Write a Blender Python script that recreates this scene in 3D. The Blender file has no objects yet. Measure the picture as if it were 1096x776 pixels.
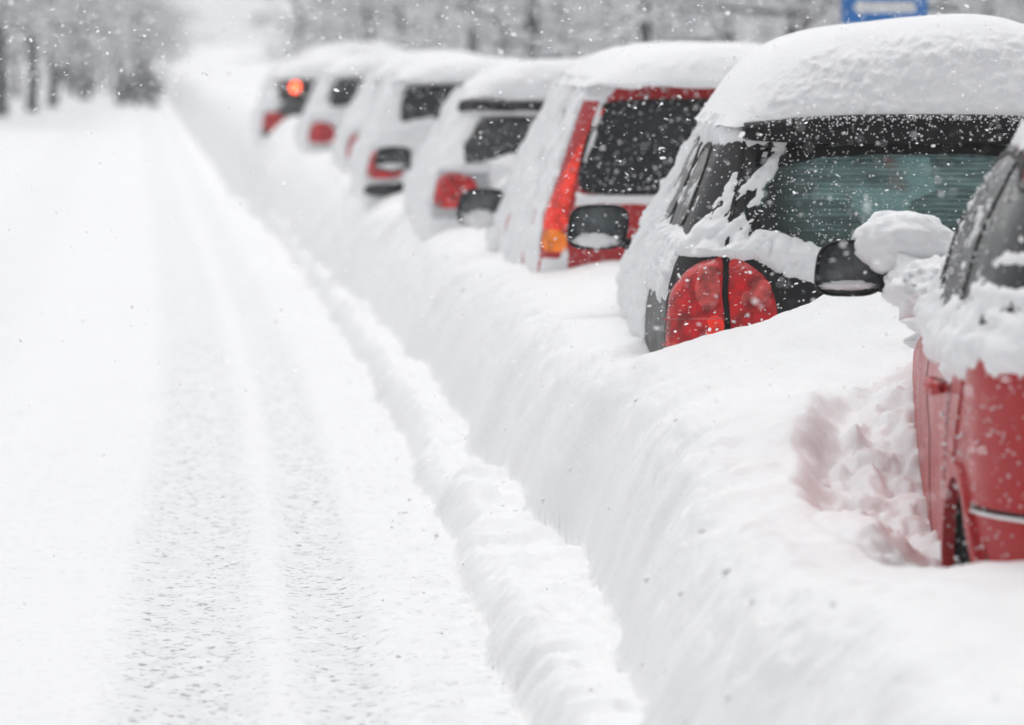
import bpy, bmesh, math, random
import numpy as np
from mathutils import Vector, Matrix

random.seed(7); rng = np.random.default_rng(7)
R = math.radians
scene = bpy.context.scene
COL = scene.collection
CAM_Z = 1.72
F = 4870.0                       # focal length in photo pixels (160 mm on 36 mm, 1096 wide)

# ------------------------------------------------------------------ noise
def _hash(ix, iy, iz, seed):
    h = (ix.astype(np.int64)*374761393 + iy.astype(np.int64)*668265263 + iz.astype(np.int64)*2147483647 + seed*1274126177) & 0xFFFFFFFF
    h = ((h ^ (h >> 13))*1274126177) & 0xFFFFFFFF
    h = ((h ^ (h >> 15))*2246822519) & 0xFFFFFFFF
    h = h ^ (h >> 16)
    return (h & 0xFFFFFF)/float(0xFFFFFF)*2-1

def noise(x, y, z=None, seed=0):
    x = np.asarray(x, float); y = np.asarray(y, float)
    x, y = np.broadcast_arrays(x, y)
    if z is None: z = np.zeros_like(x)+.37*0
    z = np.broadcast_to(np.asarray(z, float), x.shape)
    ix, iy, iz = np.floor(x), np.floor(y), np.floor(z)
    fx, fy, fz = x-ix, y-iy, z-iz
    ux, uy, uz = [f*f*f*(f*(f*6-15)+10) for f in (fx, fy, fz)]
    flat = not np.any(fz)
    def lay(k):
        a = _hash(ix, iy, iz+k, seed); b = _hash(ix+1, iy, iz+k, seed)
        c = _hash(ix, iy+1, iz+k, seed); d = _hash(ix+1, iy+1, iz+k, seed)
        return (a*(1-ux)+b*ux)*(1-uy)+(c*(1-ux)+d*ux)*uy
    l0 = lay(0)
    if flat: return l0
    return l0*(1-uz)+lay(1)*uz

def fbm(x, y, z=None, o=4, seed=0, g=.5):
    s = 0; a = 1; t = 0; k = 1.0
    for i in range(o):
        s = s + a*noise(np.asarray(x)*k+i*17.3, np.asarray(y)*k-i*9.1, None if z is None else np.asarray(z)*k, seed+i*31)
        t += a; a *= g; k *= 2.03
    return s/t

def sstep(a, b, x):
    t = np.clip((np.asarray(x, float)-a)/(b-a), 0, 1); return t*t*(3-2*t)

# ------------------------------------------------------------------ object helpers
def mesh_obj(name, verts, faces, mats, parent=None, smooth=True, midx=None):
    me = bpy.data.meshes.new(name)
    me.from_pydata([tuple(v) for v in verts], [], [tuple(f) for f in faces])
    for m in (mats if isinstance(mats, (list, tuple)) else [mats]): me.materials.append(m)
    if midx is not None: me.polygons.foreach_set('material_index', np.asarray(midx, dtype=np.int32))
    if smooth: me.polygons.foreach_set('use_smooth', np.ones(len(me.polygons), dtype=bool))
    me.update()
    o = bpy.data.objects.new(name, me); COL.objects.link(o)
    if parent: o.parent = parent
    return o

def np_mesh(name, V, Q, mat, parent=None):
    """quads, fast"""
    me = bpy.data.meshes.new(name)
    V = np.asarray(V, dtype=np.float32); Q = np.asarray(Q, dtype=np.int32); n = Q.shape[1]
    me.vertices.add(len(V)); me.vertices.foreach_set('co', V.ravel())
    me.loops.add(Q.size); me.loops.foreach_set('vertex_index', Q.ravel())
    me.polygons.add(len(Q)); me.polygons.foreach_set('loop_start', np.arange(0, Q.size, n, dtype=np.int32))
    me.polygons.foreach_set('use_smooth', np.ones(len(Q), dtype=bool))
    me.update(calc_edges=True); me.validate()
    me.materials.append(mat)
    o = bpy.data.objects.new(name, me); COL.objects.link(o)
    if parent: o.parent = parent
    return o

def compact(V, Q):
    used = np.unique(Q); m = -np.ones(len(V), dtype=np.int64); m[used] = np.arange(len(used))
    return V[used], m[Q]

def thing(name, label, cat, loc=(0, 0, 0), rz=0.0, group=None):
    o = bpy.data.objects.new(name, None); COL.objects.link(o)
    o.location = loc; o.rotation_euler = (0, 0, rz); o.empty_display_size = .1
    o['label'] = label; o['category'] = cat
    if group: o['group'] = group
    return o

def tag(o, label, cat=None, group=None, kind=None):
    o['label'] = label
    if cat: o['category'] = cat
    if group: o['group'] = group
    if kind: o['kind'] = kind
    return o

# ------------------------------------------------------------------ materials
def new_mat(name):
    m = bpy.data.materials.new(name); m.use_nodes = True
    nt = m.node_tree; b = nt.nodes['Principled BSDF']
    return m, nt, b
def N(nt, t, **kw):
    n = nt.nodes.new(t)
    for k, v in kw.items():
        if k in n.inputs: n.inputs[k].default_value = v
        else: setattr(n, k, v)
    return n
def ramp(nt, src, a, b, ca=(0, 0, 0, 1), cb=(1, 1, 1, 1)):
    r = nt.nodes.new('ShaderNodeValToRGB'); r.color_ramp.elements[0].position = a; r.color_ramp.elements[1].position = b
    r.color_ramp.elements[0].color = ca; r.color_ramp.elements[1].color = cb
    nt.links.new(src, r.inputs[0]); return r.outputs[0]
def mixc(nt, fac, a, b):
    n = nt.nodes.new('ShaderNodeMix'); n.data_type = 'RGBA'
    for s, v in ((0, fac), (6, a), (7, b)):
        if hasattr(v, 'is_linked') or hasattr(v, 'links'): nt.links.new(v, n.inputs[s])
        elif s == 0: n.inputs[0].default_value = v
        else: n.inputs[s].default_value = (*v, 1) if len(v) == 3 else v
    return n.outputs[2]
def coords(nt, scale=(1, 1, 1), kind='Object'):
    tc = nt.nodes.new('ShaderNodeTexCoord'); mp = nt.nodes.new('ShaderNodeMapping')
    mp.inputs['Scale'].default_value = scale; nt.links.new(tc.outputs[kind], mp.inputs[0]); return mp.outputs[0]
def bump(nt, b, h, strength, dist, prev=None):
    n = nt.nodes.new('ShaderNodeBump'); n.inputs['Strength'].default_value = strength; n.inputs['Distance'].default_value = dist
    nt.links.new(h, n.inputs['Height'])
    if prev: nt.links.new(prev, n.inputs['Normal'])
    nt.links.new(n.outputs[0], b.inputs['Normal']); return n.outputs[0]

def snow_mat(name, tint=(.90, .905, .915), fine=1.0):
    m, nt, b = new_mat(name); v = coords(nt)
    n1 = N(nt, 'ShaderNodeTexNoise', Scale=38.0, Detail=6.0, Roughness=.62); nt.links.new(v, n1.inputs[0])
    n2 = N(nt, 'ShaderNodeTexNoise', Scale=170.0, Detail=3.0, Roughness=.6); nt.links.new(v, n2.inputs[0])
    p = bump(nt, b, n1.outputs[0], .35*fine, .02); bump(nt, b, n2.outputs[0], .25*fine, .006, p)
    n3 = N(nt, 'ShaderNodeTexNoise', Scale=2.1, Detail=3.0); nt.links.new(v, n3.inputs[0])
    c = mixc(nt, ramp(nt, n3.outputs[0], .3, .7), tuple(t*.975 for t in tint), tint)
    nt.links.new(c, b.inputs['Base Color'])
    b.inputs['Roughness'].default_value = .55; b.inputs['Specular IOR Level'].default_value = .25
    b.inputs['Subsurface Weight'].default_value = .25; b.inputs['Subsurface Radius'].default_value = (.03, .035, .045); b.inputs['Subsurface Scale'].default_value = .6
    return m
SNOW = snow_mat('snow_fluffy'); SNOW_CAR = snow_mat('snow_on_car', (.90, .905, .92), .8)

def road_mat():
    m, nt, b = new_mat('snow_packed_road'); tc = nt.nodes.new('ShaderNodeTexCoord')
    at = N(nt, 'ShaderNodeAttribute'); at.attribute_name = 'rut'
    mp = N(nt, 'ShaderNodeMapping'); mp.inputs['Scale'].default_value = (30, 34, 30); nt.links.new(tc.outputs['Object'], mp.inputs[0])
    n1 = N(nt, 'ShaderNodeTexNoise', Scale=1.0, Detail=5.0, Roughness=.62); nt.links.new(mp.outputs[0], n1.inputs[0])
    # pits: dark grey spots from thresholded noise, strongest in the ruts
    pit = ramp(nt, n1.outputs[0], .565, .64)
    mul = N(nt, 'ShaderNodeMath', operation='MULTIPLY'); nt.links.new(pit, mul.inputs[0]); nt.links.new(at.outputs['Fac'], mul.inputs[1])
    n3 = N(nt, 'ShaderNodeTexNoise', Scale=9.0, Detail=4.0); nt.links.new(tc.outputs['Object'], n3.inputs[0])
    mr = N(nt, 'ShaderNodeMath', operation='MULTIPLY'); nt.links.new(at.outputs['Fac'], mr.inputs[0]); nt.links.new(ramp(nt, n3.outputs[0], .2, .6), mr.inputs[1])
    c0 = mixc(nt, mr.outputs[0], (.905, .91, .92), (.78, .79, .805))
    c1 = mixc(nt, mul.outputs[0], c0, (.27, .275, .29))
    nt.links.new(c1, b.inputs['Base Color'])
    n2 = N(nt, 'ShaderNodeTexNoise', Scale=60.0, Detail=5.0, Roughness=.65); nt.links.new(tc.outputs['Object'], n2.inputs[0])
    p = bump(nt, b, n2.outputs[0], .35, .015)
    b.inputs['Roughness'].default_value = .5; b.inputs['Specular IOR Level'].default_value = .3
    return m
ROAD = road_mat()

def speck(nt, v, scale, lo, hi):
    """stuck flakes: sparse dots from a voronoi cell distance, gated by cell colour"""
    vo = N(nt, 'ShaderNodeTexVoronoi', Scale=scale); nt.links.new(v, vo.inputs['Vector'])
    d = ramp(nt, vo.outputs['Distance'], lo, hi, (1, 1, 1, 1), (0, 0, 0, 1))
    sep = N(nt, 'ShaderNodeSeparateColor'); nt.links.new(vo.outputs['Color'], sep.inputs[0])
    g = N(nt, 'ShaderNodeMath', operation='GREATER_THAN'); g.inputs[1].default_value = .45; nt.links.new(sep.outputs[0], g.inputs[0])
    mu = N(nt, 'ShaderNodeMath', operation='MULTIPLY'); nt.links.new(d, mu.inputs[0]); nt.links.new(g.outputs[0], mu.inputs[1])
    return mu.outputs[0]

def paint(name, col, frost=.25, rough=.28, metal=.35, specks=True):
    m, nt, b = new_mat(name); v = coords(nt)
    n = N(nt, 'ShaderNodeTexNoise', Scale=7.0, Detail=7.0, Roughness=.65); nt.links.new(v, n.inputs[0])
    f = ramp(nt, n.outputs[0], .35, .75)
    mu = N(nt, 'ShaderNodeMath', operation='MULTIPLY'); mu.inputs[1].default_value = frost; nt.links.new(f, mu.inputs[0])
    c = mixc(nt, mu.outputs[0], col, (.8, .8, .82))
    if specks:
        s1 = speck(nt, v, 48, .12, .20)
        c = mixc(nt, s1, c, (.88, .88, .9))
        n5 = N(nt, 'ShaderNodeTexNoise', Scale=55.0, Detail=3.0); nt.links.new(v, n5.inputs[0])
        c = mixc(nt, ramp(nt, n5.outputs[0], .70, .74), c, (.86, .86, .88))
    nt.links.new(c, b.inputs['Base Color'])
    b.inputs['Metallic'].default_value = metal; b.inputs['Coat Weight'].default_value = .35; b.inputs['Coat Roughness'].default_value = .10; b.inputs['Specular IOR Level'].default_value = .35
    r = ramp(nt, n.outputs[0], .3, .8, (rough,)*3+(1,), (min(1, rough+.35),)*3+(1,)); nt.links.new(r, b.inputs['Roughness'])
    return m
P_RED = paint('paint_red_hatch', (.42, .003, .006), .05, .3, .15)
P_RED.node_tree.nodes['Principled BSDF'].inputs['Coat Weight'].default_value = .15; P_RED.node_tree.nodes['Principled BSDF'].inputs['Specular IOR Level'].default_value = .25
P_RED2 = paint('paint_red_suv', (.45, .004, .008), .03, .25, .1)
P_DARK = paint('paint_charcoal', (.008, .0085, .0095), .012, .38, .1)
P_DARK.node_tree.nodes['Principled BSDF'].inputs['Coat Weight'].default_value = .08; P_DARK.node_tree.nodes['Principled BSDF'].inputs['Specular IOR Level'].default_value = .22
P_SILVER = paint('paint_silver', (.42, .43, .45), .3, .35, .5)
P_WHITE = paint('paint_white', (.7, .71, .72), .2, .35, .0)
P_GREY = paint('paint_grey', (.03, .033, .038), .06, .35, .4)
BLACK = paint('black_plastic', (.005, .005, .006), .006, .5, 0)
BLACK.node_tree.nodes['Principled BSDF'].inputs['Coat Weight'].default_value = .0; BLACK.node_tree.nodes['Principled BSDF'].inputs['Specular IOR Level'].default_value = .2
RUBBER = paint('rubber', (.012, .012, .013), .06, .75, 0, False)

def glass_mat(name, col=(.008, .011, .012), smear=.035):
    m, nt, b = new_mat(name); v = coords(nt)
    n = N(nt, 'ShaderNodeTexNoise', Scale=5.0, Detail=8.0, Roughness=.7); nt.links.new(v, n.inputs[0])
    mu = N(nt, 'ShaderNodeMath', operation='MULTIPLY'); mu.inputs[1].default_value = smear; nt.links.new(ramp(nt, n.outputs[0], .45, .8), mu.inputs[0])
    c = mixc(nt, mu.outputs[0], col, (.6, .65, .66))
    c = mixc(nt, speck(nt, v, 42, .08, .15), c, (.88, .88, .9))
    nt.links.new(c, b.inputs['Base Color']); b.inputs['Roughness'].default_value = .12; b.inputs['IOR'].default_value = 1.5; b.inputs['Specular IOR Level'].default_value = .35
    nt.links.new(ramp(nt, n.outputs[0], .3, .7, (.10,)*3+(1,), (.50,)*3+(1,)), b.inputs['Roughness'])
    return m
GLASS = glass_mat('tinted_glass'); MIRROR_GLASS = None

def clear_glass(name, frost_box=None):
    """see-through teal glass with breath frost and demister lines; object coords (car local metres)"""
    m, nt, b = new_mat(name); L = nt.links
    out = nt.nodes['Material Output']
    tr = N(nt, 'ShaderNodeBsdfTransparent'); tr.inputs[0].default_value = (.36, .50, .49, 1)
    gl = N(nt, 'ShaderNodeBsdfGlossy', Roughness=.06); gl.inputs[0].default_value = (.9, .95, .95, 1)
    lw = N(nt, 'ShaderNodeFresnel', IOR=1.5)
    m1 = N(nt, 'ShaderNodeMixShader'); L.new(lw.outputs[0], m1.inputs[0]); L.new(tr.outputs[0], m1.inputs[1]); L.new(gl.outputs[0], m1.inputs[2])
    v = coords(nt)
    sx = N(nt, 'ShaderNodeSeparateXYZ'); L.new(v, sx.inputs[0])
    # demister lines, frost catches between them
    nz = N(nt, 'ShaderNodeTexNoise', Scale=9.0, Detail=5.0); L.new(v, nz.inputs[0])
    ad = N(nt, 'ShaderNodeMath', operation='MULTIPLY_ADD'); L.new(nz.outputs[0], ad.inputs[0]); ad.inputs[1].default_value = .012; L.new(sx.outputs[2], ad.inputs[2])
    si = N(nt, 'ShaderNodeMath', operation='MULTIPLY'); L.new(ad.outputs[0], si.inputs[0]); si.inputs[1].default_value = 2*math.pi/.017
    sn = N(nt, 'ShaderNodeMath', operation='SINE'); L.new(si.outputs[0], sn.inputs[0])
    ln = ramp(nt, sn.outputs[0], .0, 1.0, (.62,)*3+(1,), (1, 1, 1, 1))
    mp = N(nt, 'ShaderNodeMapping'); mp.inputs['Scale'].default_value = (3, 3, 14); L.new(v, mp.inputs[0])
    nf = N(nt, 'ShaderNodeTexNoise', Scale=2.2, Detail=8.0, Roughness=.68); L.new(mp.outputs[0], nf.inputs[0])
    # region of frost: x > -.35 and z between
    ax = N(nt, 'ShaderNodeMapRange'); L.new(sx.outputs[0], ax.inputs[0]); ax.inputs[1].default_value = -.50; ax.inputs[2].default_value = -.36
    az = N(nt, 'ShaderNodeMapRange'); L.new(sx.outputs[2], az.inputs[0]); az.inputs[1].default_value = 1.0; az.inputs[2].default_value = 1.18
    mm = N(nt, 'ShaderNodeMath', operation='MULTIPLY'); L.new(ax.outputs[0], mm.inputs[0]); L.new(az.outputs[0], mm.inputs[1])
    m2 = N(nt, 'ShaderNodeMath', operation='MULTIPLY'); L.new(mm.outputs[0], m2.inputs[0]); L.new(ln, m2.inputs[1])
    m3 = N(nt, 'ShaderNodeMath', operation='MULTIPLY'); L.new(m2.outputs[0], m3.inputs[0]); L.new(ramp(nt, nf.outputs[0], .28, .68, (.12,)*3+(1,), (.9,)*3+(1,)), m3.inputs[1])
    df = N(nt, 'ShaderNodeBsdfDiffuse'); df.inputs[0].default_value = (.30, .46, .45, 1)
    m4 = N(nt, 'ShaderNodeMixShader'); L.new(m3.outputs[0], m4.inputs[0]); L.new(m1.outputs[0], m4.inputs[1]); L.new(df.outputs[0], m4.inputs[2])
    ds = N(nt, 'ShaderNodeBsdfDiffuse'); ds.inputs[0].default_value = (.88, .88, .9, 1)
    m5 = N(nt, 'ShaderNodeMixShader'); L.new(speck(nt, v, 36, .08, .15), m5.inputs[0]); L.new(m4.outputs[0], m5.inputs[1]); L.new(ds.outputs[0], m5.inputs[2])
    L.new(m5.outputs[0], out.inputs[0]); return m
CGLASS = clear_glass('frosted_rear_glass')

def simple(name, col, rough=.5, metal=0.0, coat=0.0, emit=None, es=0):
    m, nt, b = new_mat(name); v = coords(nt)
    n = N(nt, 'ShaderNodeTexNoise', Scale=14.0, Detail=5.0); nt.links.new(v, n.inputs[0])
    c = mixc(nt, ramp(nt, n.outputs[0], .3, .7), tuple(k*.82 for k in col), col); nt.links.new(c, b.inputs['Base Color'])
    b.inputs['Roughness'].default_value = rough; b.inputs['Metallic'].default_value = metal; b.inputs['Coat Weight'].default_value = coat
    if emit: b.inputs['Emission Color'].default_value = (*emit, 1); b.inputs['Emission Strength'].default_value = es
    return m
def lamp_mat(name, col, emit=0.0):
    m, nt, b = new_mat(name); v = coords(nt)
    n = N(nt, 'ShaderNodeTexNoise', Scale=22.0, Detail=5.0); nt.links.new(v, n.inputs[0])
    vo = N(nt, 'ShaderNodeTexVoronoi', Scale=70.0); nt.links.new(v, vo.inputs['Vector'])
    c = mixc(nt, ramp(nt, n.outputs[0], .35, .65), tuple(k*.35 for k in col), col)
    c = mixc(nt, speck(nt, v, 60, .10, .18), c, (.88, .86, .87))
    nt.links.new(c, b.inputs['Base Color']); b.inputs['Roughness'].default_value = .18; b.inputs['Coat Weight'].default_value = .35; b.inputs['Specular IOR Level'].default_value = .35
    bump(nt, b, vo.outputs['Distance'], .35, .006)
    if emit: b.inputs['Emission Color'].default_value = (*col, 1); b.inputs['Emission Strength'].default_value = emit
    return m
L_RED = lamp_mat('lamp_red', (.72, .003, .008)); L_REDLIT = lamp_mat('lamp_red_lit', (1.0, .10, .03), 5)
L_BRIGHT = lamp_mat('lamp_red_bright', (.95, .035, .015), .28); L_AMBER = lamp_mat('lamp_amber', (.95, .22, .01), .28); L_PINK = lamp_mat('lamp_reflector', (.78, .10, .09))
SEAT = simple('seat_fabric', (.035, .04, .045), .9); CHROME = simple('mirror_silver', (.42, .46, .48), .22, 1.0)
BARK = simple('bark', (.028, .033, .034), .9); BARK2 = simple('bark_brown', (.06, .045, .035), .9)
BLUE = simple('sign_blue', (.0, .17, .55), .4); SIGNW = simple('sign_white', (.78, .8, .8), .4); STEEL = simple('galvanised', (.25, .27, .28), .45, .6)

# ------------------------------------------------------------------ terrain
def bend(Y):
    t = np.maximum(np.asarray(Y, float)-20, 0)
    return -.020*t*t/(t+6)
def x_ax(y): return bend(y)
def snow_height(X, Y):
    Xs = X-bend(Y)
    near = sstep(40, 16, Y)
    # wandering edges
    w1 = .06*fbm(Y*.9, Y*0+3.1, o=4, seed=2)+.03*fbm(Y*5, Xs*5, o=3, seed=5)
    w2 = .11*fbm(Y*.7, Y*0+8.1, o=4, seed=4)+.03*fbm(Y*1.4, Y*0+4, o=2, seed=6)
    x1 = .78+w1; x2 = np.interp(Y, [6, 9, 12, 16, 24, 40, 50, 60], [.93, 1.0, 1.08, 1.08, .98, .84, .66, .66])+w2
    road = .010*fbm(Xs*1.2, Y*.25, o=3, seed=11)
    def rut(c, w, d): return -d*np.exp(-(np.abs((Xs-c)/w))**4)
    wob = .02*noise(Y*.25, Y*0+1.7, seed=13)
    road = road+rut(-.09+wob, .17, .014)+rut(.30+wob, .11, .013)+rut(-1.75+wob, .2, .018)+rut(-1.25+wob, .16, .012)+rut(-.75+wob*2, .12, .006)
    # little raised lips beside the ruts
    road = road+.004*np.exp(-((Xs-.105-wob)/.05)**2)+.006*np.exp(-((Xs-.47-wob)/.07)**2)
    # lumpy crumbs between rut and bank
    cr = sstep(.42, .55, Xs)*sstep(.95, .8, Xs)
    road = road+cr*(.022*np.abs(fbm(Xs*9, Y*9, o=3, seed=21))*1.5+.01)*(.35+.65*sstep(60, 20, Y))
    # plateau (first berm)
    p = .12+.07*fbm(Y*.8, Y*0+2, o=3, seed=9)
    s1 = np.clip((Xs-x1)/.13, 0, 1); f1 = 1-(1-s1)**2.2
    z = road+(p)*f1
    z = z+f1*(.065*np.abs(fbm(Xs*4.5, Y*3.5, o=4, seed=22, g=.6))-.01)*np.clip(1-(Xs-x2)/.1, 0, 1)
    # wall to bank top
    s2 = np.clip((Xs-x2)/np.interp(Y, [6, 9, 13, 20, 30, 60], [.42, .36, .30, .40, .55, .6]), 0, 1); f2 = 1-(1-s2)**2.3
    near_top = np.interp(Y, [4, 8, 9.4, 10.2, 11.5, 13, 16, 20, 45, 55, 70], [.56, .57, .55, .525, .59, .63, .62, .64, .68, .84, .86])
    top = near_top-p
    z = z+top*f2
    # bank top relief
    up = np.clip((Xs-1.35)/.9, 0, 1)
    z = z+f2*up*np.interp(Y, [9.5, 11, 13, 20, 60], [0.0, .02, .1, .12, .16])
    z = z+.07*np.exp(-((X-1.6)/.35)**2-((Y-15.0)/.5)**2)+.36*np.exp(-((X-2.45)/.68)**2-((Y-14.35)/.85)**2)*sstep(1.25, 1.7, Xs)
    z = z+f2*(.055*fbm(X*1.3, Y*.7, o=3, seed=31)+.022*fbm(X*4, Y*3, o=4, seed=33))
    z = z+.20*np.exp(-((X-.75)/.5)**2-((Y-47.5)/1.6)**2)*sstep(.5, .9, Xs)
    # drips of fallen clods on the wall face
    face = np.exp(-((Xs-x2-.17)/.16)**2)
    zz = z*1.0
    z = z+face*(.040*fbm(zz*5, Y*4, Xs*4, o=4, seed=35)+.045*np.abs(fbm(zz*11, Y*8, Xs*9, o=4, seed=36, g=.6))-.012)*sstep(70, 25, Y)+f2*.018*np.abs(fbm(X*7, Y*5, zz*7, o=4, seed=38, g=.6))*sstep(.9, 0, Xs-x2-.3)
    # dug-out hollow beside the red hatch
    hx = np.interp(Y, [9.9, 10.3, 10.8, 11.7, 12.6, 13.3, 13.8], [1.72, 1.52, 1.47, 1.52, 1.63, 1.78, 2.1])+.03*fbm(Y*3, Y*0+.5, o=3, seed=41)
    hm = sstep(-.04, .09, X-hx)*sstep(10.05, 10.35, Y)*sstep(13.9, 12.9, Y)*sstep(2.6, 2.3, X)
    fl = np.interp(Y, [10, 11, 12, 13, 13.8], [.40, .40, .44, .62, .85])+.11*np.abs(fbm(X*6, Y*5, o=4, seed=42, g=.6))
    fl = fl+.18*np.exp(-((X-1.55)/.11)**2-((Y-11.0)/.30)**2)
    z = z*(1-hm)+np.minimum(z, fl)*hm
    # street side: low uneven shoulder under the tree row
    Ls = sstep(-2.4, -4.2, Xs)
    z = z+Ls*(.08+.04*fbm(X*.8, Y*.3, o=3, seed=51))
    # pavement beyond the cars
    z = z-sstep(3.6, 5.0, Xs)*.25
    # footprints at far left
    for (fx, fy) in ((-.93, 21.3), (-.96, 20.3), (-.88, 22.4), (-1.02, 19.4)):
        z = z-.03*np.exp(-((X-fx)/.05)**2-((Y-fy)/.13)**2)
    z = z+.0035*fbm(X*14, Y*14, o=3, seed=61)*sstep(40, 15, Y)
    # fine rippled crust in the ruts
    rz = np.exp(-(np.abs((Xs+.09)/.2))**4)+np.exp(-(np.abs((Xs-.30)/.14))**4)
    z = z+.0045*(rz+.25)*fbm(X*20, Y*34, o=2, seed=63)*sstep(26, 14, Y)*sstep(.6, .5, Xs)
    return z

def build_ground():
    xs = list(np.arange(-1.3, 3.3, .0125)); st = .0125; x = xs[-1]
    while x < 160: st *= 1.13; x += st; xs.append(x)
    st = .0125; x = xs[0]; left = []
    while x > -160: st *= 1.06 if x > -8 else 1.16; x -= st; left.append(x)
    xs = np.array(left[::-1]+xs)
    ys = [5.0]
    while ys[-1] < 1500: ys.append(ys[-1]+.019*(ys[-1]/9)**1.62)
    pre = [-40, -20, -10, -5, -2, 0, 1, 2, 3, 3.6, 4.1, 4.5, 4.8]
    ys = np.array(pre+ys)
    X, Y = np.meshgrid(xs, ys); bx = bend(ys)[:, None]
    X = X+bx                                   # the grid follows the road
    Z = snow_height(X, Y)
    ny, nx = X.shape
    V = np.stack([X, Y, Z], -1).reshape(-1, 3)
    i = np.arange(ny-1)[:, None]*nx+np.arange(nx-1)[None, :]
    Q = np.stack([i, i+1, i+nx+1, i+nx], -1)
    # vertex normals of the whole sheet so the pieces join without a seam
    dx = np.gradient(np.stack([X, Y, Z], -1), axis=1); dy = np.gradient(np.stack([X, Y, Z], -1), axis=0)
    Nn = np.cross(dx, dy); Nn /= np.linalg.norm(Nn, axis=-1, keepdims=True); Nn = Nn.reshape(-1, 3)
    a = int(np.searchsorted(xs, -2.9)); b = int(np.searchsorted(xs, .74)); c = int(np.searchsorted(xs, 4.6))
    objs = []
    for name, lo, hi, mat in (('verge', 0, a, SNOW), ('road', a, b, ROAD), ('snow_bank', b, c, SNOW), ('pavement', c, nx-1, SNOW)):
        q = Q[:, lo:hi].reshape(-1, 4)
        used = np.unique(q); vv, qq = compact(V, q)
        o = np_mesh(name, vv, qq, mat); me = o.data
        me.normals_split_custom_set_from_vertices([tuple(n) for n in Nn[used]])
        if name == 'road':
            Xs = vv[:, 0]-bend(vv[:, 1]); Yv = vv[:, 1]
            rz = np.exp(-(np.abs((Xs+.09)/.19))**4)+.9*np.exp(-(np.abs((Xs-.32)/.12))**4)+.45*np.exp(-(np.abs((Xs+1.5)/.4))**4)
            rz = np.clip(rz+.22+.15*fbm(Xs*2, Yv*.8, o=3, seed=77), 0, 1)*np.interp(Yv, [10, 18, 30, 60], [1, .85, .6, .4])
            at = me.attributes.new('rut', 'FLOAT', 'POINT'); at.data.foreach_set('value', rz.astype(np.float32))
        objs.append(o)
    tag(objs[0], 'smooth snowy verge along the left side of the street', kind='structure')
    tag(objs[1], 'snow packed road with two grey tyre ruts', kind='structure')
    tag(objs[2], 'tall ploughed snow bank burying the row of parked cars', kind='structure')
    tag(objs[3], 'snow covered ground on the far side of the parked cars', kind='structure')
build_ground()

# ------------------------------------------------------------------ car surface
def prof(pts, smooth=.02):
    """control points (z, value) -> smooth function"""
    pts = sorted(pts); zs = np.array([p[0] for p in pts]); vs = np.array([p[1] for p in pts])
    g = np.arange(-.2, 2.4, .004); v = np.interp(g, zs, vs)
    k = int(smooth/.004)*3
    if k > 0:
        w = np.exp(-np.linspace(-2.2, 2.2, 2*k+1)**2); w /= w.sum()
        v = np.convolve(np.pad(v, k, mode='edge'), w, mode='valid')
    return lambda z: np.interp(z, g, v)

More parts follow.
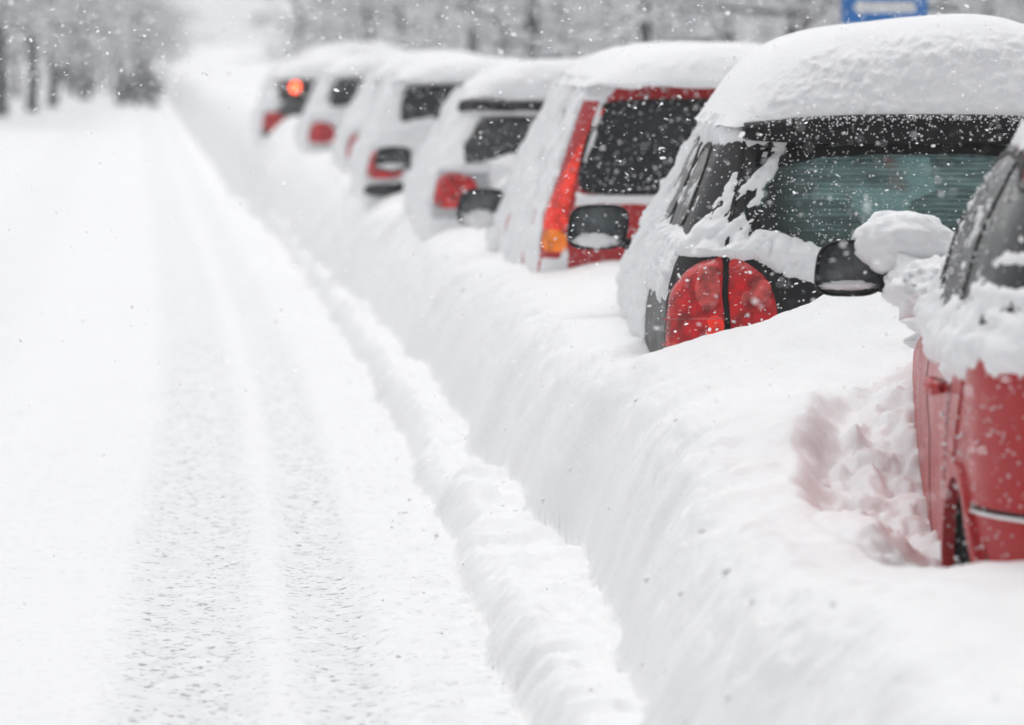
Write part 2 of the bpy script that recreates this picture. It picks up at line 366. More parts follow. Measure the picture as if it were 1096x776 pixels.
class Shell:
    def __init__(s, yr, yf, w, rc=.2, rf=.42, br=.07, bf=.16, side=.03, z0=.28, z1=1.46, crown=.05, taper=0.0):
        s.taper = taper
        s.yr, s.yf, s.w = prof(yr, .018), prof(yf, .018), prof(w, .018)
        s.rc, s.rf, s.br, s.bf, s.side, s.z0, s.z1, s.crown = rc, rf, br, bf, side, z0, z1, crown
        s.W0 = float(s.w(.7)); s.L0 = float(s.yf(.6)-s.yr(.6))
        s.U1 = s.W0-rc; s.U2 = s.U1+rc*math.pi/2; s.U3 = s.U2+s.L0-rc-rf; s.U4 = s.U3+rf*math.pi/2; s.U5 = s.U4+s.W0-rf
    def raw(s, u, z):
        """u>0 runs from the middle of the tail round the LEFT side to the nose"""
        u = np.asarray(u, float); z = np.asarray(z, float); u, z = np.broadcast_arrays(u, z)
        sg = np.where(u >= 0, -1.0, 1.0); a = np.abs(u)
        w, yr, yf = s.w(z), s.yr(z), s.yf(z); rc, rf = s.rc, s.rf
        x = np.zeros(u.shape); y = np.zeros(u.shape)
        m = a <= s.U1; t = a/s.U1; x = np.where(m, t*(w-rc), x); y = np.where(m, yr, y)
        m = (a > s.U1) & (a <= s.U2); th = (a-s.U1)/rc; x = np.where(m, w-rc+rc*np.sin(th), x); y = np.where(m, yr+rc-rc*np.cos(th), y)
        m = (a > s.U2) & (a <= s.U3); t = (a-s.U2)/(s.U3-s.U2); x = np.where(m, w, x); y = np.where(m, yr+rc+t*(yf-yr-rc-rf), y)
        m = (a > s.U3) & (a <= s.U4); th = (a-s.U3)/rf; x = np.where(m, w-rf+rf*np.cos(th), x); y = np.where(m, yf-rf+rf*np.sin(th), y)
        m = a > s.U4; t = (a-s.U4)/(s.U5-s.U4); x = np.where(m, (w-rf)*(1-t), x); y = np.where(m, yf, y)
        fx = x/w; ym = (yr+yf)/2; hl = (yf-yr)/2; q = (y-ym)/hl
        x = x*(1-s.side*np.abs(q)**2.5)
        x = x*(1-s.taper*np.clip((y-1.1)/3, 0, 1))
        y = y+np.where(q < 0, s.br*(fx**2)*np.clip(-q, 0, 1)**2, -s.bf*(fx**2)*np.clip(q, 0, 1)**2)
        return np.stack([sg*x, y, z+np.zeros(u.shape)], -1)
    def pt(s, u, z, off=0.0):
        u = np.asarray(u, float); z = np.asarray(z, float); u, z = np.broadcast_arrays(u, z)
        p = s.raw(u, z); e = .004
        du = s.raw(u+e, z)-s.raw(u-e, z); dz = s.raw(u, z+e)-s.raw(u, z-e)
        n = np.cross(dz, du); n /= np.maximum(np.linalg.norm(n, axis=-1, keepdims=True), 1e-9)
        return p+n*np.asarray(off)[..., None] if np.ndim(off) else p+n*off
    def ux(s, x, z):                       # tail: lateral x (negative = left) -> u
        a = abs(x); w = float(s.w(z)); return -math.copysign(a/(w-s.rc)*s.U1, x) if a <= w-s.rc else -math.copysign(s.U1+s.rc*math.asin(min(1, (a-w+s.rc)/s.rc)), x)
    def uy(s, y, z):                       # left side: y -> u
        yr, yf = float(s.yr(z)), float(s.yf(z)); t = (y-yr-s.rc)/(yf-yr-s.rc-s.rf); return s.U2+t*(s.U3-s.U2)

def pip(px, py, poly):
    inside = np.zeros(px.shape, bool); n = len(poly)
    for i in range(n):
        x1, y1 = poly[i]; x2, y2 = poly[(i+1) % n]
        c = ((y1 > py) != (y2 > py)) & (px < (x2-x1)*(py-y1)/((y2-y1) if y2 != y1 else 1e-9)+x1)
        inside ^= c
    return inside

def body_mesh(sh, name, mat, parent, holes=(), du=.03, dz=.02):
    # ring stations denser in the corners
    us = np.unique(np.concatenate([np.arange(0, sh.U1, du), np.linspace(sh.U1, sh.U2, 14), np.arange(sh.U2, sh.U3, du), np.linspace(sh.U3, sh.U4, 14), np.linspace(sh.U4, sh.U5, 14)]))
    U = np.concatenate([us, -us[1:-1][::-1]]); zs = np.arange(sh.z0, sh.z1+1e-6, dz)
    Zg, Ug = np.meshgrid(zs, U, indexing='ij'); P = sh.raw(Ug, Zg)
    last = P[-1]; ym = (last[:, 1].min()+last[:, 1].max())/2; rings = [P]
    for k in (.97, .9, .75, .5, .25, .02):
        r = last.copy(); r[:, 0] *= k; r[:, 1] = ym+(r[:, 1]-ym)*k; r[:, 2] = sh.z1+sh.crown*(1-k**2.5); rings.append(r[None])
    P = np.concatenate(rings, 0); nz, nu = P.shape[:2]
    i = np.arange(nz-1)[:, None]*nu+np.arange(nu)[None, :]; j = np.arange(nz-1)[:, None]*nu+(np.arange(nu)[None, :]+1) % nu
    Q = np.stack([j, i, i+nu, j+nu], -1)
    keep = np.ones(Q.shape[:2], bool)
    uc = U; zc = np.concatenate([zs[:-1]+dz/2, np.full(nz-len(zs), 9.0)])
    ZC, UC = np.meshgrid(zc, uc, indexing='ij')
    for h in holes: keep &= ~pip(UC, ZC, h)
    V, Qk = compact(P.reshape(-1, 3), Q[keep])
    return np_mesh(name, V, Qk, mat, parent)

def chaikin(p, n=2, closed=True):
    for _ in range(n):
        q = []
        for i in range(len(p)):
            a, b = p[i], p[(i+1) % len(p)]
            q += [(a[0]*.78+b[0]*.22, a[1]*.78+b[1]*.22), (a[0]*.22+b[0]*.78, a[1]*.22+b[1]*.78)]
        p = q
    return p

def patch(sh, name, poly, mat, parent, off=.004, th=.012, grid=.05, rnd=2, puff=0.0):
    """a panel of polygon outline (u,z) lying on the car surface, with thickness"""
    poly = chaikin(poly, rnd) if rnd else list(poly)
    bm = bmesh.new(); vs = [bm.verts.new((p[0], p[1], 0)) for p in poly]; bm.faces.new(vs)
    xs = [p[0] for p in poly]; ys = [p[1] for p in poly]
    for ax, lo, hi in ((0, min(xs), max(xs)), (1, min(ys), max(ys))):
        n = max(1, int((hi-lo)/grid))
        for k in range(1, n):
            co = [0, 0, 0]; co[ax] = lo+(hi-lo)*k/n; no = [0, 0, 0]; no[ax] = 1
            bmesh.ops.bisect_plane(bm, geom=bm.verts[:]+bm.edges[:]+bm.faces[:], plane_co=co, plane_no=no, dist=1e-6)
    bm.normal_update()
    if bm.faces and bm.faces[:][0].normal.z > 0: bmesh.ops.reverse_faces(bm, faces=bm.faces[:])
    bm.verts.ensure_lookup_table(); bm.verts.index_update()
    P = np.array([v.co[:] for v in bm.verts]); nF = [[v.index for v in f.verts] for f in bm.faces]
    bnd = [(e.verts[0].index, e.verts[1].index, e) for e in bm.edges if len(e.link_faces) == 1]
    o_ = np.full(len(P), off, float)
    if puff:
        PP = np.array(poly); A = PP; B = np.roll(PP, -1, 0); d = np.full(len(P), 9.0)
        for a, b in zip(A, B):
            t = np.clip(((P[:, :2]-a)@(b-a))/max(((b-a)@(b-a)), 1e-12), 0, 1); d = np.minimum(d, np.linalg.norm(P[:, :2]-(a+t[:, None]*(b-a)), axis=1))
        o_ = off+puff*np.sqrt(np.clip(d/.05, 0, 1))
    top = sh.pt(P[:, 0], P[:, 1], o_); bot = sh.pt(P[:, 0], P[:, 1], off-th)
    V = list(map(tuple, top))+list(map(tuple, bot)); n = len(P)
    Fc = nF+[[i+n for i in f[::-1]] for f in nF]
    for a, b, e in bnd:
        f = e.link_faces[0]; loop = [v.index for v in f.verts]; ia = loop.index(a)
        if loop[(ia+1) % len(loop)] == b: Fc.append([b, a, a+n, b+n])
        else: Fc.append([a, b, b+n, a+n])
    bm.free()
    o = mesh_obj(name, V, Fc, mat, parent)
    for p_ in o.data.polygons: p_.use_smooth = True
    o.data.set_sharp_from_angle(angle=R(40)) if hasattr(o.data, 'set_sharp_from_angle') else None
    return o

def strip(sh, name, pts, width, mat, parent, off=.003, th=.01):
    """a thin band along a polyline in (u,z)"""
    out = []
    dense = []
    for a, b in zip(pts[:-1], pts[1:]):
        n = max(2, int(math.hypot(b[0]-a[0], b[1]-a[1])/.04))
        dense += [(a[0]+(b[0]-a[0])*k/n, a[1]+(b[1]-a[1])*k/n) for k in range(n)]
    dense.append(pts[-1]); D = np.array(dense); T = np.gradient(D, axis=0); T /= np.linalg.norm(T, axis=1, keepdims=True)
    Nn = np.stack([-T[:, 1], T[:, 0]], -1)*width/2
    A, B = D+Nn, D-Nn
    rows = [sh.pt(A[:, 0], A[:, 1], off-th), sh.pt(A[:, 0], A[:, 1], off), sh.pt(B[:, 0], B[:, 1], off), sh.pt(B[:, 0], B[:, 1], off-th)]
    n = len(D); V = np.concatenate(rows); Fc = [[r*n+i, r*n+i+1, (r+1)*n+i+1, (r+1)*n+i] for r in range(3) for i in range(n-1)]
    return mesh_obj(name, V, Fc, mat, parent, smooth=False)

def ring_frame(sh, name, poly, width, mat, parent, off=.006, th=.02):
    p = chaikin(poly, 2); D = np.array(p+[p[0]])
    T = np.roll(D[:-1], -1, 0)-np.roll(D[:-1], 1, 0); T /= np.linalg.norm(T, axis=1, keepdims=True)
    Nn = np.stack([-T[:, 1], T[:, 0]], -1)*width/2; C = np.array(p)
    # subdivide long edges
    A, B = [], []
    for i in range(len(p)):
        j = (i+1) % len(p); m = max(1, int(np.linalg.norm(C[j]-C[i])/.05))
        for k in range(m):
            t = k/m; A.append((C[i]+Nn[i])*(1-t)+(C[j]+Nn[j])*t); B.append((C[i]-Nn[i])*(1-t)+(C[j]-Nn[j])*t)
    A, B = np.array(A), np.array(B); n = len(A)
    rows = [sh.pt(A[:, 0], A[:, 1], off-th), sh.pt(A[:, 0], A[:, 1], off), sh.pt(B[:, 0], B[:, 1], off), sh.pt(B[:, 0], B[:, 1], off-th)]
    V = np.concatenate(rows); Fc = [[r*n+i, r*n+(i+1) % n, (r+1)*n+(i+1) % n, (r+1)*n+i] for r in range(3) for i in range(n)]
    return mesh_obj(name, V, Fc, mat, parent, smooth=False)

def snow_coat(sh, parent, tfun, u0, u1, z0, z1, res=.010, name='snow_coat', label=None):
    """snow plastered on the body: offset surface whose thickness may vanish"""
    us = np.arange(-u1, u1, res); zs = np.arange(z0, z1, res)
    Z, U = np.meshgrid(zs, us, indexing='ij'); P0 = sh.raw(U, Z)
    t = tfun(np.abs(U), Z, P0)+.006*fbm(U*3+9, Z*3, o=2, seed=99)*(U < 0); P = sh.pt(U, Z, np.maximum(t, -.02))
    nz, nu = Z.shape; i = np.arange(nz-1)[:, None]*nu+np.arange(nu-1)[None, :]
    Q = np.stack([i+1, i, i+nu, i+nu+1], -1)
    tm = np.maximum.reduce([t[:-1, :-1], t[1:, :-1], t[:-1, 1:], t[1:, 1:]])
    V, Qk = compact(P.reshape(-1, 3), Q[tm > -.001])
    o = np_mesh(name, V, Qk, SNOW_CAR, parent)
    if label: o['label'] = label
    return o

def roof_snow(sh, parent, zb, T, grow=.02, ywin=None, px=2.0, py=5.0, tilt=0.0, lump=.02, nr=60, label=None, seed=1, res=.02, fq=9):
    """thick rounded cap on the roof"""
    us = np.concatenate([np.arange(0, sh.U5, res), -np.arange(res, sh.U5, res)[::-1]])
    ring = sh.raw(us, np.full(us.shape, zb)); w = np.abs(ring[:, 0]).max(); y0, y1 = ring[:, 1].min(), ring[:, 1].max()
    if ywin: ring[:, 1] = ywin[0]+(ring[:, 1]-y0)/(y1-y0)*(ywin[1]-ywin[0]); y0, y1 = ywin
    ym, hl = (y0+y1)/2, (y1-y0)/2
    ks = 1-np.linspace(0, 1, nr)**1.6; ks[-1] = .004
    K = ks[:, None]; X = ring[None, :, 0]*(1+grow/w)*K; Y = ym+(ring[None, :, 1]-ym)*(1+grow/hl)*K
    fx = np.clip(np.abs(X)/(w+grow), 0, 1); fy = np.clip(np.abs(Y-ym)/(hl+grow), 0, 1)
    h = T*(1-fx**px)**.85*(1-fy**py)**.5
    edge = np.clip(1-K**10, 0, 1)**.5
    h = h*edge+tilt*X*edge
    back = sstep(ym-hl*.62, ym-hl*.97, Y+.12*fbm(X*3, Y*3, o=2, seed=seed+2))
    _n = fbm(X*fq, Y*fq*.7, h*fq*1.3, o=4, seed=seed, g=.62); lum = lump*(np.sqrt(_n*_n+.003)*1.6-.25)*(.35+.65*sstep(.75, .98, K))+.6*lump*fbm(X*5, Y*4, h*5, o=2, seed=seed+8)
    wear = sstep(.0, .3, 1-fy)*.0+1
    back = sstep(ym-hl*.62, ym-hl*.97, Y+.12*fbm(X*3, Y*3, o=2, seed=seed+2))
    Z = zb+h+lum*(.04+.96*back)*edge+.03*fbm(X*1.6, Y*1.2, o=2, seed=seed+5)*edge
    Y = Y-back*lum*1.2*(1-K**30)
    # irregular drooping rim
    Z = Z-(1-edge)*(.015+.02*fbm(X*8, Y*5, o=3, seed=seed+9))
    P = np.stack([X, Y, Z], -1); nk, nu = Z.shape
    i = np.arange(nk-1)[:, None]*nu+np.arange(nu)[None, :]; j = np.arange(nk-1)[:, None]*nu+(np.arange(nu)[None, :]+1) % nu
    Q = np.stack([j, i, i+nu, j+nu], -1).reshape(-1, 4)
    # underside lip going inwards
    V = P.reshape(-1, 3); o = np_mesh('roof_snow', V, Q, SNOW_CAR, parent)
    if label: o['label'] = label
    return o

def blob(name, c, r, mat, parent, seed=0, n=36, amp=.25, fq=None):
    """lumpy ellipsoid of clotted snow"""
    th = np.linspace(0, 2*math.pi, n, endpoint=False); ph = np.linspace(.001, math.pi-.001, n//2)
    PH, TH = np.meshgrid(ph, th, indexing='ij'); d = np.stack([np.sin(PH)*np.cos(TH), np.sin(PH)*np.sin(TH), np.cos(PH)], -1)
    k = 1+amp*(np.abs(fbm(d[..., 0]*2.2+seed, d[..., 1]*2.2, d[..., 2]*2.2, o=4, seed=seed))*2-.4)
    P = d*k[..., None]*np.array(r)+np.array(c); m, nn = PH.shape
    i = np.arange(m-1)[:, None]*nn+np.arange(nn)[None, :]; j = np.arange(m-1)[:, None]*nn+(np.arange(nn)[None, :]+1) % nn
    Q = np.stack([i, i+nn, j+nn, j], -1).reshape(-1, 4)
    return np_mesh(name, P.reshape(-1, 3), Q, mat, parent)

def flecks(sh, parent, regions, n, size=(.002, .006), off=.006, seed=3):
    """clots of flake stuck on glass and paint"""
    r = random.Random(seed); V, Fc = [], []
    for k in range(n):
        u0, u1, z0, z1 = r.choice(regions); u, z = r.uniform(u0, u1), r.uniform(z0, z1)
        s = r.uniform(*size)*(1 if r.random() < .9 else 1.9); c = sh.pt(u, z, off)
        b = len(V); a = r.uniform(0, 3)
        V += [tuple(c+np.array(d)*s*r.uniform(.6, 1.25)) for d in ((math.cos(a), 0, math.sin(a)), (-math.cos(a), 0, -math.sin(a)), (0, 1, 0), (0, -1, 0), (-math.sin(a), 0, math.cos(a)), (math.sin(a), 0, -math.cos(a)))]
        Fc += [[b+i for i in t] for t in ((0, 2, 4), (2, 1, 4), (1, 3, 4), (3, 0, 4), (2, 0, 5), (1, 2, 5), (3, 1, 5), (0, 3, 5))]
    o = mesh_obj('snow_flecks', V, Fc, SNOW_CAR, parent); o['kind'] = 'stuff'; return o

def superring(cx, cz, hx, hz, n=3.2, m=28, skew=0.0):
    out = []
    for k in range(m):
        a = 2*math.pi*k/m; c, s_ = math.cos(a), math.sin(a)
        x = math.copysign(abs(c)**(2/n), c)*hx; z = math.copysign(abs(s_)**(2/n), s_)*hz
        out.append((cx+x+skew*z, cz+z))
    return out
def mirror(parent, x, y, z, hx=.115, hz=.085, mat=BLACK, snow=None, yaw=0.0, arm=.1, seed=0, low=.3):
    """door mirror, glass facing rearwards (-y)"""
    V, Fc = [], []
    secs = [(.018, .93), (0, .96), (-.004, 1.0), (.02, 1.03), (.05, 1.0), (.085, .86), (.11, .62), (.122, .25)]
    m = 28
    for dy, k in secs: V += [(x+px_, y+dy, z+pz) for px_, pz in superring(0, 0, hx*k-(.004 if dy == .018 else 0), hz*k-(.004 if dy == .018 else 0), 3.4, m, .12)]
    for s_ in range(len(secs)-1):
        for k in range(m): Fc.append([s_*m+k, s_*m+(k+1) % m, (s_+1)*m+(k+1) % m, (s_+1)*m+k][::-1])
    Fc.append(list(range((len(secs)-1)*m, len(secs)*m)))
    h = mesh_obj('mirror_housing', V, Fc, mat, parent)
    # glass
    rg = superring(0, 0, hx*.93, hz*.92, 3.4, m, .12); V = [(x+a, y+.012-.006*(1-(a/hx)**2), z+b) for a, b in rg]+[(x+a, y+.016, z+b) for a, b in rg]
    V.append((x, y+.006, z)); Fc = [[2*m, k, (k+1) % m] for k in range(m)]+[[k, k+m, (k+1) % m+m, (k+1) % m] for k in range(m)]
    g = mesh_obj('mirror_glass', V, Fc, CHROME_MIR, h)
    # arm: tapered foot to the door
    V, Fc = [], []; m2 = 10
    for t in np.linspace(0, 1, 6):
        cx = x+hx*.6+(arm+.05)*t; cy = y+.06+.02*t; cz = z-hz*(.55+.35*t)
        for k in range(m2):
            a = 2*math.pi*k/m2; V.append((cx, cy+math.cos(a)*.035*(1-.2*t), cz+math.sin(a)*.022*(1+.3*t)))
    for s_ in range(5):
        for k in range(m2): Fc.append([s_*m2+k, s_*m2+(k+1) % m2, (s_+1)*m2+(k+1) % m2, (s_+1)*m2+k])
    mesh_obj('mirror_arm', V, Fc, mat, h)
    # snow packed in the lower part of the glass
    if low:
        blob('glass_snow', (x-.01, y+.004, z-hz*.62), (hx*.72, .012, hz*low), SNOW_CAR, h, seed=seed+3, amp=.45)
    if snow: blob('mirror_snow', (x+snow[0], y+snow[1], z+snow[2]), snow[3:6], SNOW_CAR, h, seed=seed+1, n=72, amp=.12)
    return h
CHROME_MIR = glass_mat('mirror_pane', (.035, .045, .05), .35)

def seat(parent, x, y):
    """front seat back with headrest"""
    def rbox(name, c, h, n=3.5, par=None):
        V, Fc = [], []; secs = np.linspace(-1, 1, 9); m = 20
        for s_ in secs:
            k = (1-abs(s_)**n)**(1/n)+.001
            V += [(c[0]+a*k, c[1]+b*k, c[2]+h[2]*s_) for a, b in superring(0, 0, h[0], h[1], 3, m)]
        for i in range(8):
            for k in range(m): Fc.append([i*m+k, i*m+(k+1) % m, (i+1)*m+(k+1) % m, (i+1)*m+k])
        return mesh_obj(name, V, Fc, SEAT, par)
    s_ = rbox('seat', (x, y, .85), (.25, .07, .36), par=parent)
    rbox('headrest', (x, y-.02, 1.29), (.13, .05, .10), par=s_)
    for dx in (-.05, .05):
        V = []; m = 8
        for zz in (1.15, 1.24): V += [(x+dx+.007*math.cos(2*math.pi*k/m), y-.01+.007*math.sin(2*math.pi*k/m), zz) for k in range(m)]
        mesh_obj('headrest_post', V, [[k, (k+1) % m, m+(k+1) % m, m+k] for k in range(m)], STEEL, s_)

def disc_wheel(parent, x, y, z, r, wid=.2):
    """tyre + rim, axis along x, outer face on -x side"""
    V, Fc = [], []; m = 40
    secs = [(wid, .62), (wid, .9), (wid-.03, 1.0), (.03, 1.0), (.0, .93), (-.002, .72), (.01, .66)]
    for dx, k in secs: V += [(x+dx, y+r*k*math.cos(2*math.pi*i/m), z+r*k*math.sin(2*math.pi*i/m)) for i in range(m)]
    for s_ in range(len(secs)-1):
        for k in range(m): Fc.append([s_*m+k, s_*m+(k+1) % m, (s_+1)*m+(k+1) % m, (s_+1)*m+k])
    w = thing_part('wheel', parent); mesh_obj('tyre', V, Fc, RUBBER, w)
    V, Fc = [], []
    secs = [(.012, .66), (-.002, .62), (.03, .55), (.045, .3), (.02, .14), (.01, .0)]
    for dx, k in secs: V += [(x+dx, y+r*k*math.cos(2*math.pi*i/m), z+r*k*math.sin(2*math.pi*i/m)) for i in range(m)]
    for s_ in range(len(secs)-1):
        for k in range(m): Fc.append([s_*m+k, s_*m+(k+1) % m, (s_+1)*m+(k+1) % m, (s_+1)*m+k])
    mesh_obj('rim', V, Fc, STEEL, w)
def thing_part(name, parent):
    o = bpy.data.objects.new(name, None); COL.objects.link(o); o.parent = parent; return o

GROUP = 'snow covered cars parked in a row along the kerb'
def streak(U, Z, P, seed, fu=26, fz=5, lean=.6):
    return .55*fbm((U+Z*lean)*fu*.6, Z*fz*1.5, o=4, seed=seed)+.6*(np.abs(fbm((U+Z*lean)*fu*.5, Z*fz*1.9+7, o=4, seed=seed+3))*2-.5)

# ================================================================== 1 red hatch (nearest, right edge)
def red_hatch():
    t = thing('parked_car', 'red hatchback nearest on the right edge with a hollow beside its rear wheel', 'car', (2.505, 9.76, 0), R(-4.4), GROUP)
    sh = Shell(yr=[(.25, .1), (.45, .0), (.62, .0), (.70, .05), (.95, .08), (1.05, .10), (1.42, .22), (1.5, .32)],
               yf=[(.25, 3.95), (.6, 4.05), (.82, 3.9), (.93, 3.1), (1.0, 2.95), (1.47, 2.05), (1.5, 2.0)],
               w=[(.25, .80), (.45, .83), (.60, .835), (.85, .835), (.95, .835), (1.02, .825), (1.25, .76), (1.42, .68), (1.53, .60)],
               rc=.50, z1=1.53, side=.025, taper=.125)
    cy, cz, r = .72, .33, .375
    arch = [(sh.uy(cy+r*math.cos(a), cz+r*math.sin(a)), cz+r*math.sin(a)) for a in np.linspace(-.4, math.pi+.4, 26)]
    S = lambda y, z: (sh.uy(y, z), z)
    w1 = [(sh.U1+.42, 1.04), S(1.88, 1.01), S(1.86, 1.455), (sh.U1+.46, 1.44)]
    w2 = [S(1.97, 1.01), S(2.98, 1.0), S(2.2, 1.43), S(1.95, 1.455)]
    body_mesh(sh, 'body', P_RED, t, [arch])
    patch(sh, 'side_window', w1, GLASS, t, off=.003, rnd=1); patch(sh, 'side_window', w2, GLASS, t, off=.003, rnd=1)
    ring_frame(sh, 'window_seal', w1, .022, BLACK, t); ring_frame(sh, 'window_seal', w2, .022, BLACK, t)
    strip(sh, 'door_pillar', [S(1.93, 1.0), S(1.92, 1.46)], .07, BLACK, t, off=.005)
    strip(sh, 'window_divider', [S(1.0, 1.01), S(1.04, 1.45)], .035, BLACK, t, off=.007)
    # arch lip
    lip = [(sh.uy(cy+(r+.012)*math.cos(a), cz+(r+.012)*math.sin(a)), cz+(r+.012)*math.sin(a)) for a in np.linspace(-.2, math.pi+.2, 24)]
    strip(sh, 'arch_lip', lip, .035, P_RED, t, off=.016, th=.03)
    # liner
    V, Fc = [], []; m = 24
    for dx in (0, .26):
        for a in np.linspace(-.4, math.pi+.4, m): V.append((-.80+dx, cy+(r+.02)*math.cos(a), cz+(r+.02)*math.sin(a)))
    Fc = [[i, i+1, m+i+1, m+i] for i in range(m-1)]+[list(range(m, 2*m))]
    mesh_obj('wheel_arch_liner', V, Fc, RUBBER, t)
    disc_wheel(t, -.79, cy, .30, .30)
    blob('wheel_snow', (-.75, cy-.03, .30), (.05, .2, .2), SNOW_CAR, t, seed=8)
    # seams
    strip(sh, 'door_seam', [S(.98, 1.0), S(1.02, .86), S(1.10, .76), S(1.17, .62), S(1.22, .45), S(1.23, .3)], .008, BLACK, t, off=.0015)
    strip(sh, 'door_seam', [S(1.93, 1.0), S(1.95, .7), S(1.95, .3)], .008, BLACK, t, off=.0015)
    strip(sh, 'quarter_crease', [S(.60, 1.0), S(.74, .86), S(.86, .74)], .010, P_RED, t, off=.006)
    strip(sh, 'bumper_seam', [S(.42, .655), (sh.U2, .655), (sh.U1, .655), (0, .655), (-sh.U1, .655)], .009, BLACK, t, off=.0015)
    strip(sh, 'bumper_ledge', [S(.40, .645), (sh.U2, .645), (sh.U1, .645), (0, .645), (-sh.U1, .645)], .007, SNOW_CAR, t, off=.006)
    # handle
    V = []; Fc = []
    sec = 12; ys = np.linspace(0, 1, 14)
    for q in ys:
        yy = 1.04+.20*q; bulge = math.sin(math.pi*q)**.5; c = sh.pt(sh.uy(yy, .885), .885, .012+.030*bulge)
        for k in range(sec):
            a = 2*math.pi*k/sec; V.append((c[0]+.012*math.cos(a), c[1], c[2]+(.012+.010*bulge)*math.sin(a)))
    for i in range(13):
        for k in range(sec): Fc.append([i*sec+k, i*sec+(k+1) % sec, (i+1)*sec+(k+1) % sec, (i+1)*sec+k])
    Fc += [list(range(sec)), list(range(13*sec, 14*sec))]
    mesh_obj('door_handle', V, Fc, P_RED, t)
    # tail: window and lamps
    rw = [(sh.ux(-.55, 1.05), 1.05), (sh.ux(.55, 1.05), 1.05), (sh.ux(.46, 1.38), 1.38), (sh.ux(-.46, 1.38), 1.38)]
    patch(sh, 'rear_window', rw, GLASS, t, rnd=1); ring_frame(sh, 'rear_window_seal', rw, .03, BLACK, t)
    for s_ in (-1, 1):
        q = [(sh.ux(s_*.60, .78), .78), (sh.ux(s_*.42, .78), .78), (sh.ux(s_*.46, .98), .98), (sh.ux(s_*.60, .99), .99)]
        patch(sh, 'tail_light', q, L_RED, t, puff=.02)
    def tf(U, Z, P):
        y = P[..., 1]
        clump = .022*np.abs(fbm(U*4, Z*13, o=3, seed=5, g=.45))*2+.010*fbm(U*30, Z*34, o=4, seed=6, g=.6)
        low = .91+.09*sstep(1.2, .3, y)+.06*fbm(U*3.2, Z*0+1, o=4, seed=9)+.035*fbm(U*16, Z*3, o=3, seed=10)*sstep(1.6, 1.1, U)
        band = np.minimum((Z-low)*.6, .024)*sstep(1.13, 1.03, Z-.10*sstep(1.3, .5, y)+.06*fbm(U*3, Z*0, o=3, seed=19))
        edge = band+clump*.9-.022+.02*sstep(.9, .98, Z)*sstep(1.07, 1.0, Z)
        # clots on the glass
        gl = -.042+.030*streak(U, Z, P, 15, 14, 6)
        gl = np.where(Z > 1.06, gl, -1)
        roof = np.where(Z > 1.46, .006+.012*fbm(U*7, Z*7, o=3, seed=18)+(Z-1.48)*.3, -1)
        # rear quarter stays mostly clean below the belt
        return np.maximum.reduce([np.where(Z > .8, edge, -1), gl, roof])
    snow_coat(sh, t, tf, .2, sh.U4, .78, 1.525, res=.009, label='fluffy snow clotted along the belt line of the red car')
    roof_snow(sh, t, 1.49, .12, grow=.005, ywin=(.34, 2.1), px=4, seed=4, label='snow lying on the roof of the red car')
    # bonnet and cowl snow
    h = blob('bonnet_snow', (0, 3.2, .93), (.78, .95, .17), SNOW_CAR, t, seed=31, n=90, amp=.12)
    mirror(t, -.955, 2.86, 1.085, .100, .078, snow=(.145, .05, .065, .145, .12, .095), seed=2, low=.15, arm=.08)
    blob('pillar_snow', (-.74, 2.80, 1.04), (.13, .22, .085), SNOW_CAR, t, seed=37, n=60, amp=.3)
    flecks(sh, t, [(sh.U1, sh.uy(1.2, .6), .45, .9)], 260, (.0018, .0045), .004, seed=5)
    flecks(sh, t, [(sh.uy(.7, 1.2), sh.uy(2.6, 1.2), 1.03, 1.4)], 260, (.002, .005), .008, seed=6)
red_hatch()

